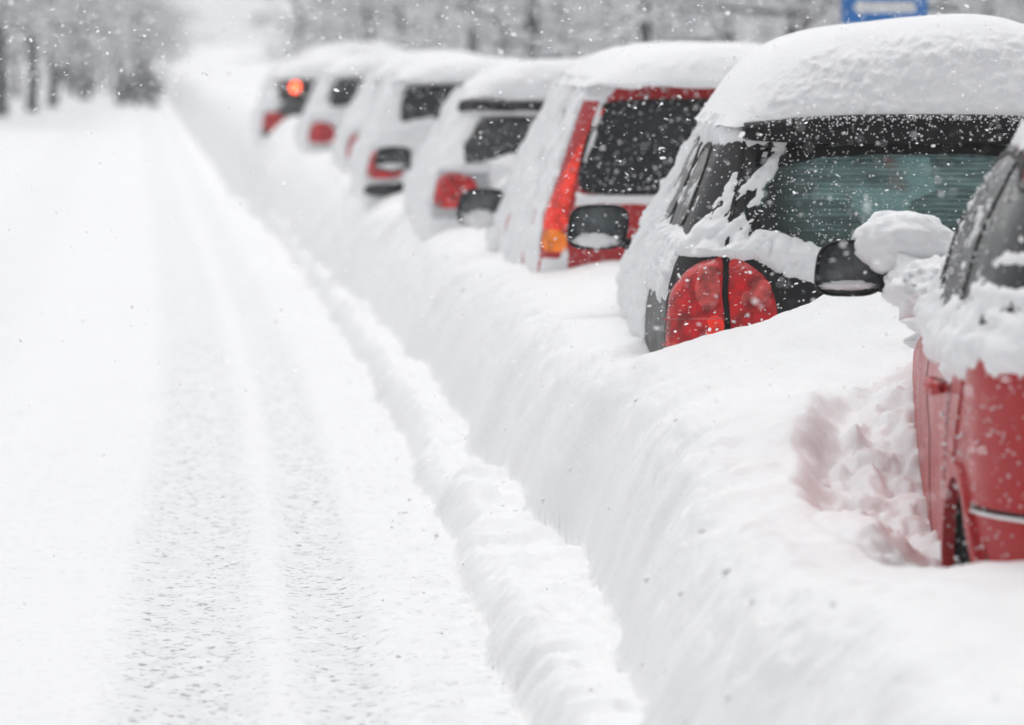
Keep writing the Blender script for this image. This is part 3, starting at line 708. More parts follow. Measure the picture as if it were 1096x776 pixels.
# ================================================================== 2 charcoal estate
def estate():
    t = thing('parked_car', 'charcoal estate with a deep white snow dome on its roof', 'car', (2.375, 15.08, 0), R(-2.4), GROUP)
    sh = Shell(yr=[(.25, .1), (.45, .0), (.7, .0), (.9, .05), (.98, .10), (1.0, .11), (1.36, .33), (1.46, .40)],
               yf=[(.25, 4.4), (.6, 4.5), (.80, 4.3), (.92, 3.45), (1.0, 3.2), (1.42, 2.35), (1.46, 2.2)],
               w=[(.25, .86), (.5, .90), (.72, .905), (.88, .895), (.97, .865), (1.02, .835), (1.2, .755), (1.36, .685), (1.46, .61)],
               rc=.19, z1=1.46, side=.03, taper=.06)
    X = lambda x, z: (sh.ux(x, z), z); S = lambda y, z: (sh.uy(y, z), z)
    gw = [X(-.645, 1.08), X(-.40, .985), X(0, .965), X(.40, .985), X(.645, 1.08), X(.575, 1.37), X(-.575, 1.37)]
    hole = [X(-.63, 1.095), X(-.39, 1.0), X(0, .985), X(.39, 1.0), X(.63, 1.095), X(.56, 1.355), X(-.56, 1.355)]
    ws = [S(3.15, 1.03), S(2.5, 1.36)]
    # windscreen opening at the nose side lets daylight into the cabin
    scr = [(sh.U4-.12, 1.06), (sh.U5, 1.04), (sh.U5, 1.40), (sh.U4-.12, 1.40)]
    scr2 = [(-a, b) for a, b in scr]
    body_mesh(sh, 'body', P_DARK, t, [hole, scr, scr2])
    patch(sh, 'rear_window', gw, CGLASS, t, off=.002, th=.004, rnd=1, grid=.06)
    ring_frame(sh, 'rear_window_seal', hole, .035, BLACK, t, off=.005)
    strip(sh, 'windscreen', [(sh.U4-.13, 1.22), (sh.U5-.001, 1.22)], .36, CGLASS, t, off=.0, th=.004)
    for x in (-.37, .37): seat(t, x, 2.0)
    seat(t, -.36, 1.05)
    # side windows
    w0 = [S(.50, 1.06), S(1.12, 1.04), S(1.14, 1.35), S(.72, 1.36)]; w1 = [S(1.20, 1.04), S(2.0, 1.03), S(2.0, 1.37), S(1.22, 1.36)]; w2 = [S(2.08, 1.03), S(3.0, 1.02), S(2.5, 1.33), S(2.08, 1.37)]
    for w in (w0, w1, w2):
        patch(sh, 'side_window', w, GLASS, t, off=.003, rnd=1); ring_frame(sh, 'window_seal', w, .02, BLACK, t)
    # spoiler
    V, Fc = [], []; nx = 41
    xs = np.linspace(-.60, .60, nx); 
    for x in xs:
        e = abs(x)/.60; zt = 1.475-.035*e**3; zb = 1.375+.012*e**4; b = .055*e*e
        y0 = .255+b
        sec = [(y0+.06, zb+.004), (y0+.01, zb), (y0, zb+.012), (y0-.004, (zt+zb)/2), (y0, zt-.012), (y0+.02, zt), (y0+.26, zt+.012), (y0+.26, zb)]
        V += [(x, a, c) for a, c in sec]
    for i in range(nx-1):
        for k in range(8): Fc.append([i*8+k, i*8+(k+1) % 8, (i+1)*8+(k+1) % 8, (i+1)*8+k])
    Fc += [list(range(8))[::-1], list(range((nx-1)*8, nx*8))]
    sp = mesh_obj('spoiler', V, Fc, BLACK, t); 
    # tailgate seam, D pillar line
    strip(sh, 'tailgate_seam', [X(-.60, 1.40), X(-.63, 1.30), X(-.69, 1.05), X(-.70, .98), X(-.685, .80), X(-.67, .65)], .012, BLACK, t, off=.005)
    # tail lamps: outer cluster on the body corner, inner on the tailgate
    for s_ in (-1, 1):
        c = lambda x, z: (sh.ux(s_*x, z), z)
        outer = [c(.70, .60), c(.70, .64), c(.708, .80), c(.708, .95), c(.708, .99), c(.73, 1.0), (s_*-1*(sh.U1+.05), .998), (s_*-1*(sh.U1+.15), .965), (s_*-1*(sh.U1+.235), .86), (s_*-1*(sh.U1+.245), .72), (s_*-1*(sh.U1+.23), .60)]
        inner = [c(.680, .60), c(.680, .64), c(.688, .80), c(.688, .94), c(.688, .982), c(.665, .99), c(.615, .97), c(.56, .925), c(.53, .86), c(.525, .74), c(.54, .64), c(.56, .60)]
        b_ = patch(sh, 'tail_light', inner, L_RED, t, off=.006, puff=.016, rnd=2, grid=.03)
        a = patch(sh, 'tail_light', outer, L_RED, t, off=.006, puff=.02, rnd=2, grid=.03)
        ov = [(c(.755, .9)[0]+.04*math.cos(q)+.012*math.sin(q), .885+.07*math.sin(q)) for q in np.linspace(0, 2*math.pi, 14, endpoint=False)]
        patch(sh, 'reflector', ov, L_PINK, a, off=.026, th=.01, rnd=1, puff=.004, grid=.03)
        bd = [(c(.74, .75)[0]+.03*math.cos(q), .76+.04*math.sin(q)) for q in np.linspace(0, 2*math.pi, 12, endpoint=False)]
        patch(sh, 'reflector', bd, L_BRIGHT, a, off=.026, th=.01, rnd=1, puff=.004, grid=.03)
        bx_ = [(c(.60, .86)[0]+.05*math.cos(q)-.015*math.sin(q), .87+.045*math.sin(q)) for q in np.linspace(0, 2*math.pi, 12, endpoint=False)]
        patch(sh, 'reflector', bx_, L_PINK, b_, off=.021, th=.01, rnd=1, puff=.004, grid=.03)
        for zz in (.70, .78): strip(sh, 'lens_rib', [(s_*-1*(sh.U1+.225), zz), c(.715, zz+.01)], .006, L_PINK, a, off=.027)
        ring_frame(sh, 'lamp_surround', outer, .014, BLACK, a, off=.006)
    # coat
    def tf(U, Z, P):
        y = P[..., 1]; x = P[..., 0]
        st = streak(U, Z, P, 25, 22, 4.5, .5)
        fine = .010*fbm(U*55, Z*42, o=3, seed=28)
        side = .020+.020*fbm(U*5, Z*5, o=3, seed=26)+.030*st+fine
        # windows of the load bay show through in streaks
        wz = sstep(1.03, 1.10, Z)*sstep(1.40, 1.34, Z)*sstep(.30, .45, y)*sstep(2.1, 1.5, y)
        side = side-.036*wz
        # rear quarter low down is half bare
        q = sstep(.92, .78, Z+.05*fbm(U*6, Z*3, o=2, seed=70))*sstep(1.7, .8, y)
        side = side-.050*q
        # D pillar: streaked
        dp = sstep(sh.U1-.10, sh.U1-.05, U)*sstep(sh.uy(.45, 1.2), sh.U1+.12, U)
        side = side-.022*dp*sstep(1.40, 1.25, Z)*sstep(.98, 1.06, Z)
        lamp = (U < sh.U1+.262) & (U > .46) & (Z < 1.0-.03*np.abs(U-sh.U1)-.5*np.clip(sh.U1-.06-U, 0, 1))
        # tailgate part (U<=~U1): bare except ledge under the glass and the top corner
        ux = np.abs(x)
        gl = 1.09-.30*np.clip((.645-ux), 0, .5)
        lo = 1.0-.30*np.clip(.66-ux, 0, .5)
        ledge = np.minimum(gl+.030+.012*fbm(U*14, Z*0, o=3, seed=61)-Z, Z-lo+.018*fbm(U*18, Z*0+4, o=3, seed=62))
        tg = np.where(ledge > 0, .040*np.sqrt(np.clip(ledge/.05, 0, 1)), ledge)+.016*(np.abs(fbm(U*16, Z*16, o=4, seed=29))*2-.6)
        tg = np.where(ledge > -.02, tg, -.03)
        topc = -.02+.05*sstep(1.33, 1.40, Z)*sstep(.56, .63, ux)+.012*fbm(U*22, Z*22, o=3, seed=30)
        tail = np.maximum(tg, topc)
        tail = np.where((ux < .59) & (Z > 1.30), -.03, tail)
        wgt = sstep(sh.U1-.06, sh.U1+.0, U)
        t_ = tail*(1-wgt)+side*wgt
        lampclot = -.014+.034*fbm(U*13, Z*15, o=4, seed=33)
        t_ = np.where(lamp, np.minimum(t_, lampclot+.02*sstep(.95, 1.0, Z)), t_)
        return t_
    snow_coat(sh, t, tf, .01, sh.U4, .55, 1.458, res=.0085, label='wind driven snow plastered over the dark car side')
    roof_snow(sh, t, 1.445, .345, grow=.055, ywin=(.325, 2.7), px=3.7, py=8, tilt=.10, lump=.018, seed=14, res=.010, nr=130, fq=14, label='deep rounded dome of snow on the roof')
    blob('bonnet_snow', (0, 3.7, .9), (.8, .9, .22), SNOW_CAR, t, seed=32, n=60, amp=.1)
    mirror(t, -.995, 2.92, .985, .118, .088, seed=6, low=.32, arm=.02)
    flecks(sh, t, [(0, sh.U1, 1.0, 1.37)], 420, (.0015, .0042), .008, seed=15)
    # flecks on the spoiler face
    r = random.Random(4); V, Fc = [], []
    for k in range(620):
        x = r.uniform(-.59, .59); e = abs(x)/.60; z = r.uniform(1.385, 1.47) if r.random() < .6 else 1.468+r.uniform(-.012, .004)
        s_ = r.uniform(.0015, .005); b = len(V); c = (x, .252+.055*e*e, z)
        V += [(c[0]+d[0]*s_*r.uniform(.6, 1.3), c[1]+d[1]*s_, c[2]+d[2]*s_*r.uniform(.6, 1.3)) for d in ((1, 0, 0), (-1, 0, 0), (0, 1, 0), (0, -1, 0), (0, 0, 1), (0, 0, -1))]
        Fc += [[b+i for i in q] for q in ((0, 2, 4), (2, 1, 4), (1, 3, 4), (3, 0, 4), (2, 0, 5), (1, 2, 5), (3, 1, 5), (0, 3, 5))]
    o = mesh_obj('spoiler_flecks', V, Fc, SNOW_CAR, sp); o['kind'] = 'stuff'
estate()

# ================================================================== generic cars further back
def back_car(label, X0, Y0, yaw, paintm, W=.86, H=1.5, L=4.4, rake=.28, top=.66, win=(1.0, 1.38), winx=(.66, .56), lamps='low', lampmat=L_RED, snowT=.2,
             seed=1, mir=None, bumper=False, frame=None, res=.02, coat_lo=.6, side_bare=0.0, tailsnow=.0, roofgrow=.02, sidewin=True, capx=2.5):
    t = thing('parked_car', label, 'car', (X0, Y0, 0), R(yaw), GROUP)
    zb = 1.0
    sh = Shell(yr=[(.25, .08), (.45, 0), (.75, 0), (.95, .04), (H-.12, .04+rake*.85), (H, .04+rake)],
               yf=[(.25, L-.1), (.6, L), (.85, L-.15), (.95, L-1.0), (1.0, L-1.2), (H-.03, L-2.0), (H, L-2.1)],
               w=[(.25, W-.04), (.5, W), (.8, W), (.95, W-.03), (1.02, W-.06), (H-.12, top+.03), (H, top-.05)],
               rc=.16, z1=H, side=.03)
    Xx = lambda x, z: (sh.ux(x, z), z); S = lambda y, z: (sh.uy(y, z), z)
    body_mesh(sh, 'body', paintm, t, du=.05, dz=.03)
    a, b = win; x0_, x1_ = winx; k_ = .86
    gw = [Xx(-x0_, a+.03), Xx(-x0_*k_, a-.004), Xx(0, a-.012), Xx(x0_*k_, a-.004), Xx(x0_, a+.03), Xx(x1_+.01, b-.03), Xx(x1_*k_, b+.004), Xx(0, b+.01), Xx(-x1_*k_, b+.004), Xx(-x1_-.01, b-.03)]
    patch(sh, 'rear_window', gw, GLASS, t, off=.004, rnd=2); ring_frame(sh, 'rear_window_seal', gw, .022, BLACK, t)
    if sidewin:
        for w in ([S(.5, 1.05), S(1.35, 1.03), S(1.35, H-.12), S(.75, H-.12)], [S(1.43, 1.03), S(2.3, 1.02), S(2.1, H-.13), S(1.43, H-.12)]):
            patch(sh, 'side_window', w, GLASS, t, off=.003, rnd=1)
    for s_ in (-1, 1):
        c = lambda x, z: (sh.ux(s_*x, z), z); e = lambda d, z: (-s_*(sh.U1+d), z)
        if lamps == 'tall':
            q = [c(winx[0]+.035, .98), c(winx[0]-.06, 1.36), e(.10, 1.36), e(.16, 1.2), e(.205, .98)]
            q = [c(winx[0]+.05, .84), c(winx[0]+.03, 1.0), c(winx[1]+.03, H-.17), e(.03, H-.14), e(.13, 1.2), e(.185, .98), e(.19, .84)]
            lm = patch(sh, 'tail_light', q, lampmat, t, off=.006, puff=.012, grid=.04)
            q2 = [c(winx[0]+.05, .76), c(winx[0]+.05, .85), e(.17, .87), e(.17, .76)]
            patch(sh, 'indicator', q2, L_AMBER, lm, off=.010, puff=.012, grid=.04, rnd=1)
        elif lamps == 'high':
            q = [c(W-.24, 1.12), c(W-.26, 1.31), e(.12, 1.31), e(.19, 1.12)]
            patch(sh, 'tail_light', q, lampmat, t, off=.006, puff=.02, grid=.04)
        else:
            q = [c(W-.27, .76), c(W-.26, .93), e(.08, .97), e(.2, .93), e(.21, .76)]
            patch(sh, 'tail_light', q, lampmat, t, off=.006, puff=.02, grid=.04)
    if bumper:
        q = [Xx(-W+.14, .62), Xx(W-.14, .62), Xx(W-.14, .73), Xx(-W+.14, .73)]
        patch(sh, 'bumper', [(q[0][0]+.2, .62), (q[1][0]-.2, .62), (q[1][0]-.2, .74), (q[0][0]+.2, .74)], BLACK, t, off=.02, th=.04)
    if frame:
        strip(sh, 'roof_spoiler', [Xx(-top-.02, H-.125), Xx(top+.02, H-.125)], .045, frame, t, off=.05, th=.07)
    U1 = sh.U1
    def tf(U, Z, P):
        y = P[..., 1]; x = np.abs(P[..., 0])
        side = .017-side_bare+.022*fbm(U*5, Z*5, o=3, seed=seed)+.018*streak(U, Z, P, seed+3, 18, 4, .6)
        inwin = (x < winx[0]+.03-(Z-a)/(b-a)*(winx[0]-winx[1])) & (Z > a-.01) & (Z < b+.03)
        tail = np.where(inwin, -.03, tailsnow+.015*fbm(U*7, Z*7, o=3, seed=seed+7))
        ledge = np.exp(-((Z-a+.02)/.03)**2)*.035
        tail = tail+np.where(Z < a+.015+.01*fbm(U*9, Z*0, o=2, seed=seed+1), ledge, 0)
        if tailsnow > 0:                    # heavy snow creeping over the glass from its lower edge
            tail = np.maximum(tail, np.where(inwin, (a+.05+.05*fbm(U*4, Z*0, o=3, seed=seed+2)-Z)*.5, -.03))
        if lamps == 'tall': lp = (x > winx[0]-.02-(Z-a)/(b-a)*(winx[0]-winx[1])) & (U < U1+.2) & (Z > .74) & (Z < H-.12)
        elif lamps == 'high': lp = (x > W-.25) & (U < U1+.17) & (Z > 1.08) & (Z < 1.35)
        else: lp = (x > W-.35) & (U < U1+.225) & (Z > .70) & (Z < .97+.02*fbm(U*6, Z*0, o=2, seed=seed))
        top_bare = (Z > b+.0) & (Z < H-.03) & (U < U1+.04)
        if lamps == 'tall': tail = np.where(top_bare, -.03, tail)
        w_ = sstep(U1-.02, U1+.10, U); v = tail*(1-w_)+side*w_
        return np.where(lp, -.03+.01*fbm(U*9, Z*9, o=2, seed=seed), v)
    snow_coat(sh, t, tf, .0, sh.U4, coat_lo, H-.004, res=res, label='snow blown over the side and tail of the car')
    roof_snow(sh, t, H-.045, snowT+.03, grow=roofgrow+.015, ywin=(.04+rake-.08, L-1.9), px=capx, py=6, lump=.02, seed=seed+11, res=.03, nr=44)
    blob('bonnet_snow', (0, L-.8, .92), (W-.06, .9, .2), SNOW_CAR, t, seed=seed+2, n=40, amp=.1)
    if mir: mirror(t, *mir, seed=seed, low=(.5 if seed == 41 else .22))
    return t, sh

# 3 red SUV
t, sh = back_car('bright red SUV beyond the dark estate with tall red lamp strips', 2.36, 20.7, 0, P_RED2, W=.92, H=1.57, L=4.6, rake=.20, top=.67,
         win=(1.03, 1.44), winx=(.745, .63), lamps='tall', lampmat=L_BRIGHT, snowT=.17, seed=41, mir=(-1.0, 2.85, .865, .125, .095, BLACK), res=.014, side_bare=.006, tailsnow=-.012)
flecks(sh, t, [(-.7, sh.U1, 1.0, 1.55)], 260, (.003, .007), .012, seed=9)
# 4 silver hatch
t, sh = back_car('silver hatchback just beyond the red SUV, snow over its rear window', 2.10, 26.2, 0, P_SILVER, W=.89, H=1.45, L=4.2, rake=.36, top=.66,
         win=(1.00, 1.265), winx=(.73, .62), snowT=.20, seed=51, mir=(-1.0, 2.7, .98, .112, .076, BLACK), frame=BLACK, res=.018, tailsnow=.03, coat_lo=.55)
# 5 white hatch with low lamp
t, sh = back_car('white car with rounded dark rear window and a red tail light above a black bumper', 1.86, 31.9, 0, P_WHITE, W=.85, H=1.50, L=4.1, rake=.28, top=.63,
         win=(1.12, 1.40), winx=(.69, .58), snowT=.14, seed=61, bumper=True, res=.022, tailsnow=.03, coat_lo=.74)
# 6
t, sh = back_car('white snow caked car mostly hidden between two white cars, dark window sliver showing', 1.86, 37.4, 0, P_WHITE, W=.84, H=1.48, L=4.1, rake=.25, top=.58,
         win=(1.1, 1.38), winx=(.66, .54), snowT=.17, seed=71, res=.03, tailsnow=.035, coat_lo=.5)
# 7
t, sh = back_car('small white car with dark tilted window and one round red lamp, in the distance', 1.62, 43.2, 1, P_WHITE, W=.80, H=1.46, L=3.9, rake=.22, top=.58,
         win=(1.06, 1.36), winx=(.64, .53), snowT=.17, seed=81, res=.03, tailsnow=.03, coat_lo=.5)
# 8 dark car with a lit lamp
t, sh = back_car('dark grey car far down the row with one glowing orange red lamp', 1.28, 49.5, 1, P_GREY, W=.84, H=1.38, L=4.4, rake=.25, top=.70,
         win=(1.08, 1.26), winx=(.62, .58), lamps='low', snowT=.20, seed=91, res=.03, tailsnow=-.03, coat_lo=.5, side_bare=.0, lampmat=L_RED)
lit = [(sh.ux(-.46+.055*math.cos(q), 1.22), 1.22+.055*math.sin(q)) for q in np.linspace(0, 2*math.pi, 12, endpoint=False)]
patch(sh, 'brake_light', lit, L_REDLIT, t, off=.03, th=.03, rnd=1, puff=.01)
# 9 red van behind it
back_car('farthest car of the row, a red van with its red roof edge showing', 1.80, 57.0, 2, P_RED2, W=.84, H=1.56, L=4.6, rake=.12, top=.78,
         win=(1.10, 1.36), winx=(.70, .66), lamps='low', snowT=.16, seed=95, res=.035, tailsnow=-.03, coat_lo=.5, side_bare=.0)

# ------------------------------------------------------------------ far car left of the road
# ------------------------------------------------------------------ blue sign
sg = thing('street_sign', 'blue street sign with a white left arrow above the snow domed roof', 'sign', (4.40, 30.0, 0))
def box(name, c, h, mat, par, bev=.006):
    bm = bmesh.new(); bmesh.ops.create_cube(bm, size=2, matrix=Matrix.Translation(c) @ Matrix.Diagonal((*h, 1)))
    bmesh.ops.bevel(bm, geom=bm.edges[:], offset=min(bev, min(h)*.6), segments=2, affect='EDGES')
    me = bpy.data.meshes.new(name); bm.to_mesh(me); bm.free(); me.materials.append(mat)
    o = bpy.data.objects.new(name, me); COL.objects.link(o); o.parent = par; return o
box('sign_panel', (0, 0, 1.975), (.287, .012, .135), BLUE, sg)
al = [(-.215, 1.950), (-.155, 2.012), (-.155, 1.986), (.19, 1.986), (.205, 1.975), (.205, 1.925), (.19, 1.914), (-.155, 1.914), (-.155, 1.888)]
bmv = [(x, -.014, z) for x, z in al]+[(x, -.010, z) for x, z in al]; na = len(al)
mesh_obj('arrow', bmv, [list(range(na)), list(range(na, 2*na))[::-1]]+[[i, i+na, (i+1) % na+na, (i+1) % na] for i in range(na)], SIGNW, sg, smooth=False)
def tube_mesh(pts, rads, m=8):
    V, Fc = [], []
    for i, (p, r_) in enumerate(zip(pts, rads)):
        p = Vector(p); d = (Vector(pts[min(i+1, len(pts)-1)])-Vector(pts[max(i-1, 0)])).normalized()
        a = d.orthogonal().normalized(); b = d.cross(a)
        V += [tuple(p+a*r_*math.cos(2*math.pi*k/m)+b*r_*math.sin(2*math.pi*k/m)) for k in range(m)]
    for i in range(len(pts)-1):
        for k in range(m): Fc.append([i*m+k, i*m+(k+1) % m, (i+1)*m+(k+1) % m, (i+1)*m+k])
    return V, Fc
V, Fc = tube_mesh([(0, .045, 0), (0, .045, 2.2)], [.03, .03], 14); mesh_obj('post', V, Fc, STEEL, sg)
V, Fc = tube_mesh([(.0, .03, 1.95), (.50, .03, 1.945)], [.022, .022], 10); mesh_obj('bracket', V, Fc, STEEL, sg)
blob('sign_snow', (0, 0, 2.125), (.27, .03, .04), SNOW_CAR, sg, seed=5)

# ------------------------------------------------------------------ trees
def tree_arrays(seed, H=8.0, r0=.13, low=1.4, limbs=30, spread=2.2, droop=.25):
    r = random.Random(seed)
    trunk = [(r.uniform(-.03, .03)*k, r.uniform(-.03, .03)*k, H*k/10) for k in range(11)]
    trunk[0] = (0, 0, -.3)
    TV, TF = tube_mesh(trunk, [r0*(1.25 if k == 0 else 1)*(1-.085*k)+.008 for k in range(11)], 10)
    CV, CF, CM = [], [], []
    def add(pts, rads, m, mi):
        v, f = tube_mesh(pts, rads, m); b = len(CV); CV.extend(v); CF.extend([[i+b for i in q] for q in f]); CM.extend([mi]*len(f))
    def branch(p, d, L, rad, lvl):
        n = 4 if lvl == 0 else 3; pts = [p]; q = Vector(p); dd = Vector(d)
        for k in range(n):
            dd = (dd+Vector((r.uniform(-.22, .22), r.uniform(-.22, .22), r.uniform(-.16, .16)-droop*.25))).normalized(); q = q+dd*L/n; pts.append(tuple(q))
        rads = [rad*(1-.8*k/n) for k in range(n+1)]
        add(pts, rads, 4 if lvl < 2 else 3, 0)
        # snow riding on the upper side
        if r.random() < .62:
            sp = [(a[0], a[1], a[2]+rads[i]+.016*(1-lvl*.2)) for i, a in enumerate(pts)]
            add(sp, [max(.012, rads[i]*.9+.014)*r.uniform(.7, 1.4) for i in range(n+1)], 4, 1)
        if lvl < 2:
            for k in range((7, 5)[lvl]):
                t = r.uniform(.25, 1); i = min(int(t*n), n-1); f = t*n-i
                a = Vector(pts[i]).lerp(Vector(pts[i+1]), f); side = Vector((r.uniform(-1, 1), r.uniform(-1, 1), r.uniform(-.5, .5)))
                branch(tuple(a), (dd+side*1.1).normalized(), L*r.uniform(.28, .5), rad*.42, lvl+1)
    for i in range(limbs):
        z = low+(H-low)*(i/limbs)**1.25; a = i*2.4+r.uniform(-.4, .4); k = 1-.72*(z-low)/(H-low)
        branch((0, 0, z), (math.cos(a), math.sin(a), r.uniform(.0, .5)), spread*k*r.uniform(.75, 1.15), r0*.33*k, 0)
    return (TV, TF), (CV, CF, CM)
PROTO = []
for sd, kw in ((1, dict(H=8, low=1.9)), (2, dict(H=7, low=1.6, spread=2.4)), (3, dict(H=9, r0=.16, low=2.0, spread=2.6)), (4, dict(H=6, r0=.1, low=.9, spread=1.9, limbs=32))):
    (TV, TF), (CV, CF, CM) = tree_arrays(sd, **kw)
    PROTO.append([TV, TF, CV, CF, CM, None, None])
def place_tree(k, x, y, rz, sc, label, group=None, z=0.05, bark=None):
    P = PROTO[k]; t = thing('tree', label, 'tree', (x, y, z), rz, group); t.scale = (sc, sc, sc)
    if P[5] is None:
        a = mesh_obj('trunk', P[0], P[1], BARK, t); b = mesh_obj('crown', P[2], P[3], [BARK, SNOW_TREE], t, midx=P[4]); P[5], P[6] = a, b
    else:
        a = P[5].copy(); b = P[6].copy()
        for o in (a, b): COL.objects.link(o); o.parent = t
        if bark:
            a.data = a.data.copy(); a.data.materials[0] = bark
    return t
SNOW_TREE = simple('snow_on_twigs', (.86, .87, .89), .7)
def wx(px, Y): return (px-235)/F*Y
AV = 'trees of the avenue on the left of the street'
specs = [(2, 3, 104, .0, 1.0, 'leftmost dark tree trunk at the left edge of the view'), (0, 36, 112, 1.0, 1.0, 'second dark trunk from the left edge, between two others'),
         (1, 58, 122, 2.2, 1.05, 'third dark trunk from the left edge, its foot highest of the three')]
for k, px, Y, rz, sc, lab in specs: place_tree(k, wx(px, Y), Y, rz, sc, lab, AV, .1)
r = random.Random(12)
for px, Y in ((20, 136), (78, 150), (92, 139), (104, 163), (128, 172), (146, 160), (-20, 96), (-14, 120), (66, 178), (40, 158), (8, 150), (160, 186), (-30, 132), (116, 190), (84, 185)):
    place_tree(r.randrange(4), wx(px, Y), Y, r.uniform(0, 6), r.uniform(.9, 1.2), 'faint snowy tree in the haze further down the avenue', 'faint trees down the avenue', .1)
for k, px, Y, lab in ((0, 690, 62, 'dark slender trunk standing right above the red SUV roof'), (2, 857, 54, 'brownish trunk just left of the blue sign'), (1, 572, 74, 'grey trunk above the snowy roof of the silver hatchback'), (0, 506, 88, 'grey teal trunk above the row of white roofs')):
    place_tree(k, wx(px, Y), Y, r.uniform(0, 6), 1.0, lab, 'trees behind the parked cars', -.2, BARK2 if px == 857 else None)
for px, Y in ((430, 110), (470, 128), (540, 118), (610, 132), (650, 105), (735, 124), (780, 98), (820, 138), (900, 112), (960, 90), (1010, 126), (1060, 104), (395, 142), (350, 150), (600, 96), (1120, 92), (320, 170)):
    place_tree(r.randrange(4), wx(px, Y), Y, r.uniform(0, 6), r.uniform(.85, 1.15), 'hazy snow laden tree in the wood behind the parked cars', 'hazy trees behind the parked cars', -.2)

(_a, _b), (CV, CF, CM) = tree_arrays(9, H=.75, r0=.06, low=.05, limbs=60, spread=.80, droop=.1)
sb = thing('shrub', 'low dark bluish shrub far off on the left of the street', 'shrub', (wx(148, 122), 122, .1), 0)
mesh_obj('trunk', _a, _b, BARK, sb); mesh_obj('crown', CV, CF, [simple('needles', (.02, .045, .055), .8), SNOW_TREE], sb, midx=[m_ if i % 3 == 0 else 0 for i, m_ in enumerate(CM)])

# far wood: one mass of snowy twigs either side of the gap where the street runs out
def far_wood():
    V, Fc, M = [], [], []
    rr = random.Random(5)
    for side in (-1, 1):
        for n in range(20 if side > 0 else 14):
            Y = rr.uniform(185, 235)
            x = wx(rr.uniform(300, 1250), Y) if side > 0 else wx(rr.uniform(-260, 168), Y)
            P = PROTO[rr.randrange(4)]; a = rr.uniform(0, 6.28); s_ = rr.uniform(.9, 1.4); c, s2 = math.cos(a), math.sin(a)
            for src, fs, ms in ((P[0], P[1], None), (P[2], P[3], P[4])):
                A = np.array(src)*s_; B = np.stack([A[:, 0]*c-A[:, 1]*s2+x, A[:, 0]*s2+A[:, 1]*c+Y, A[:, 2]-.5], -1); b = len(V)
                V.extend(map(tuple, B)); Fc.extend([[i+b for i in f] for f in fs]); M.extend(ms if ms else [0]*len(fs))
    o = mesh_obj('far_wood', V, Fc, [BARK, SNOW_TREE], midx=M)
    tag(o, 'far off snowy wood fading into the falling snow', kind='stuff')
far_wood()

# ------------------------------------------------------------------ falling snow
def falling():
    n = 200000
    Y = rng.uniform(8.0, 34, n); X = rng.uniform(-3.5, 9, n); Z = rng.uniform(.0, 3.6, n)
    # keep clear of the ground sheet
    ok = (Z > np.interp(X, [0, .8, 1.2], [.05, .3, .75])) & ((Z > 1.72-Y*.012) | (X > 1.0) | (rng.random(n) < .22)); X, Y, Z = X[ok], Y[ok], Z[ok]; n = len(X)
    s = (.0024+.0048*rng.random(n)**2.0)*np.where(rng.random(n) < .03, 1.8, 1)
    # each flake a thin tilted crystal plate
    Nn = np.array([0, 0, 1.0])+rng.normal(size=(n, 3))*.5; A = np.cross(Nn, rng.normal(size=(n, 3))); A /= np.linalg.norm(A, axis=1, keepdims=True); B = np.cross(Nn, A); B /= np.linalg.norm(B, axis=1, keepdims=True); 
    th = np.arange(6)*math.pi/3; rad = rng.uniform(.65, 1.25, (n, 6))*s[:, None]
    V = (np.stack([X, Y, Z], -1)[:, None]+(A[:, None]*np.cos(th)[None, :, None]+B[:, None]*np.sin(th)[None, :, None])*rad[..., None]).reshape(-1, 3)
    Q = (np.arange(n)[:, None, None]*6+np.array([(0, 1, 2, 3), (0, 3, 4, 5)])[None]).reshape(-1, 4)
    o = np_mesh('falling_snow', V, Q, FLAKE); tag(o, 'fine snowflakes falling through the air over the street', kind='stuff')
FLAKE, nt, b = new_mat('flake'); nt.nodes.remove(b)
_d = N(nt, 'ShaderNodeBsdfDiffuse'); _d.inputs[0].default_value = (.95, .96, .97, 1); _t = N(nt, 'ShaderNodeBsdfTranslucent'); _t.inputs[0].default_value = (.97, .98, 1, 1)
_m = N(nt, 'ShaderNodeMixShader'); _m.inputs[0].default_value = .5
nt.links.new(_d.outputs[0], _m.inputs[1]); nt.links.new(_t.outputs[0], _m.inputs[2]); nt.links.new(_m.outputs[0], nt.nodes['Material Output'].inputs[0])
falling()

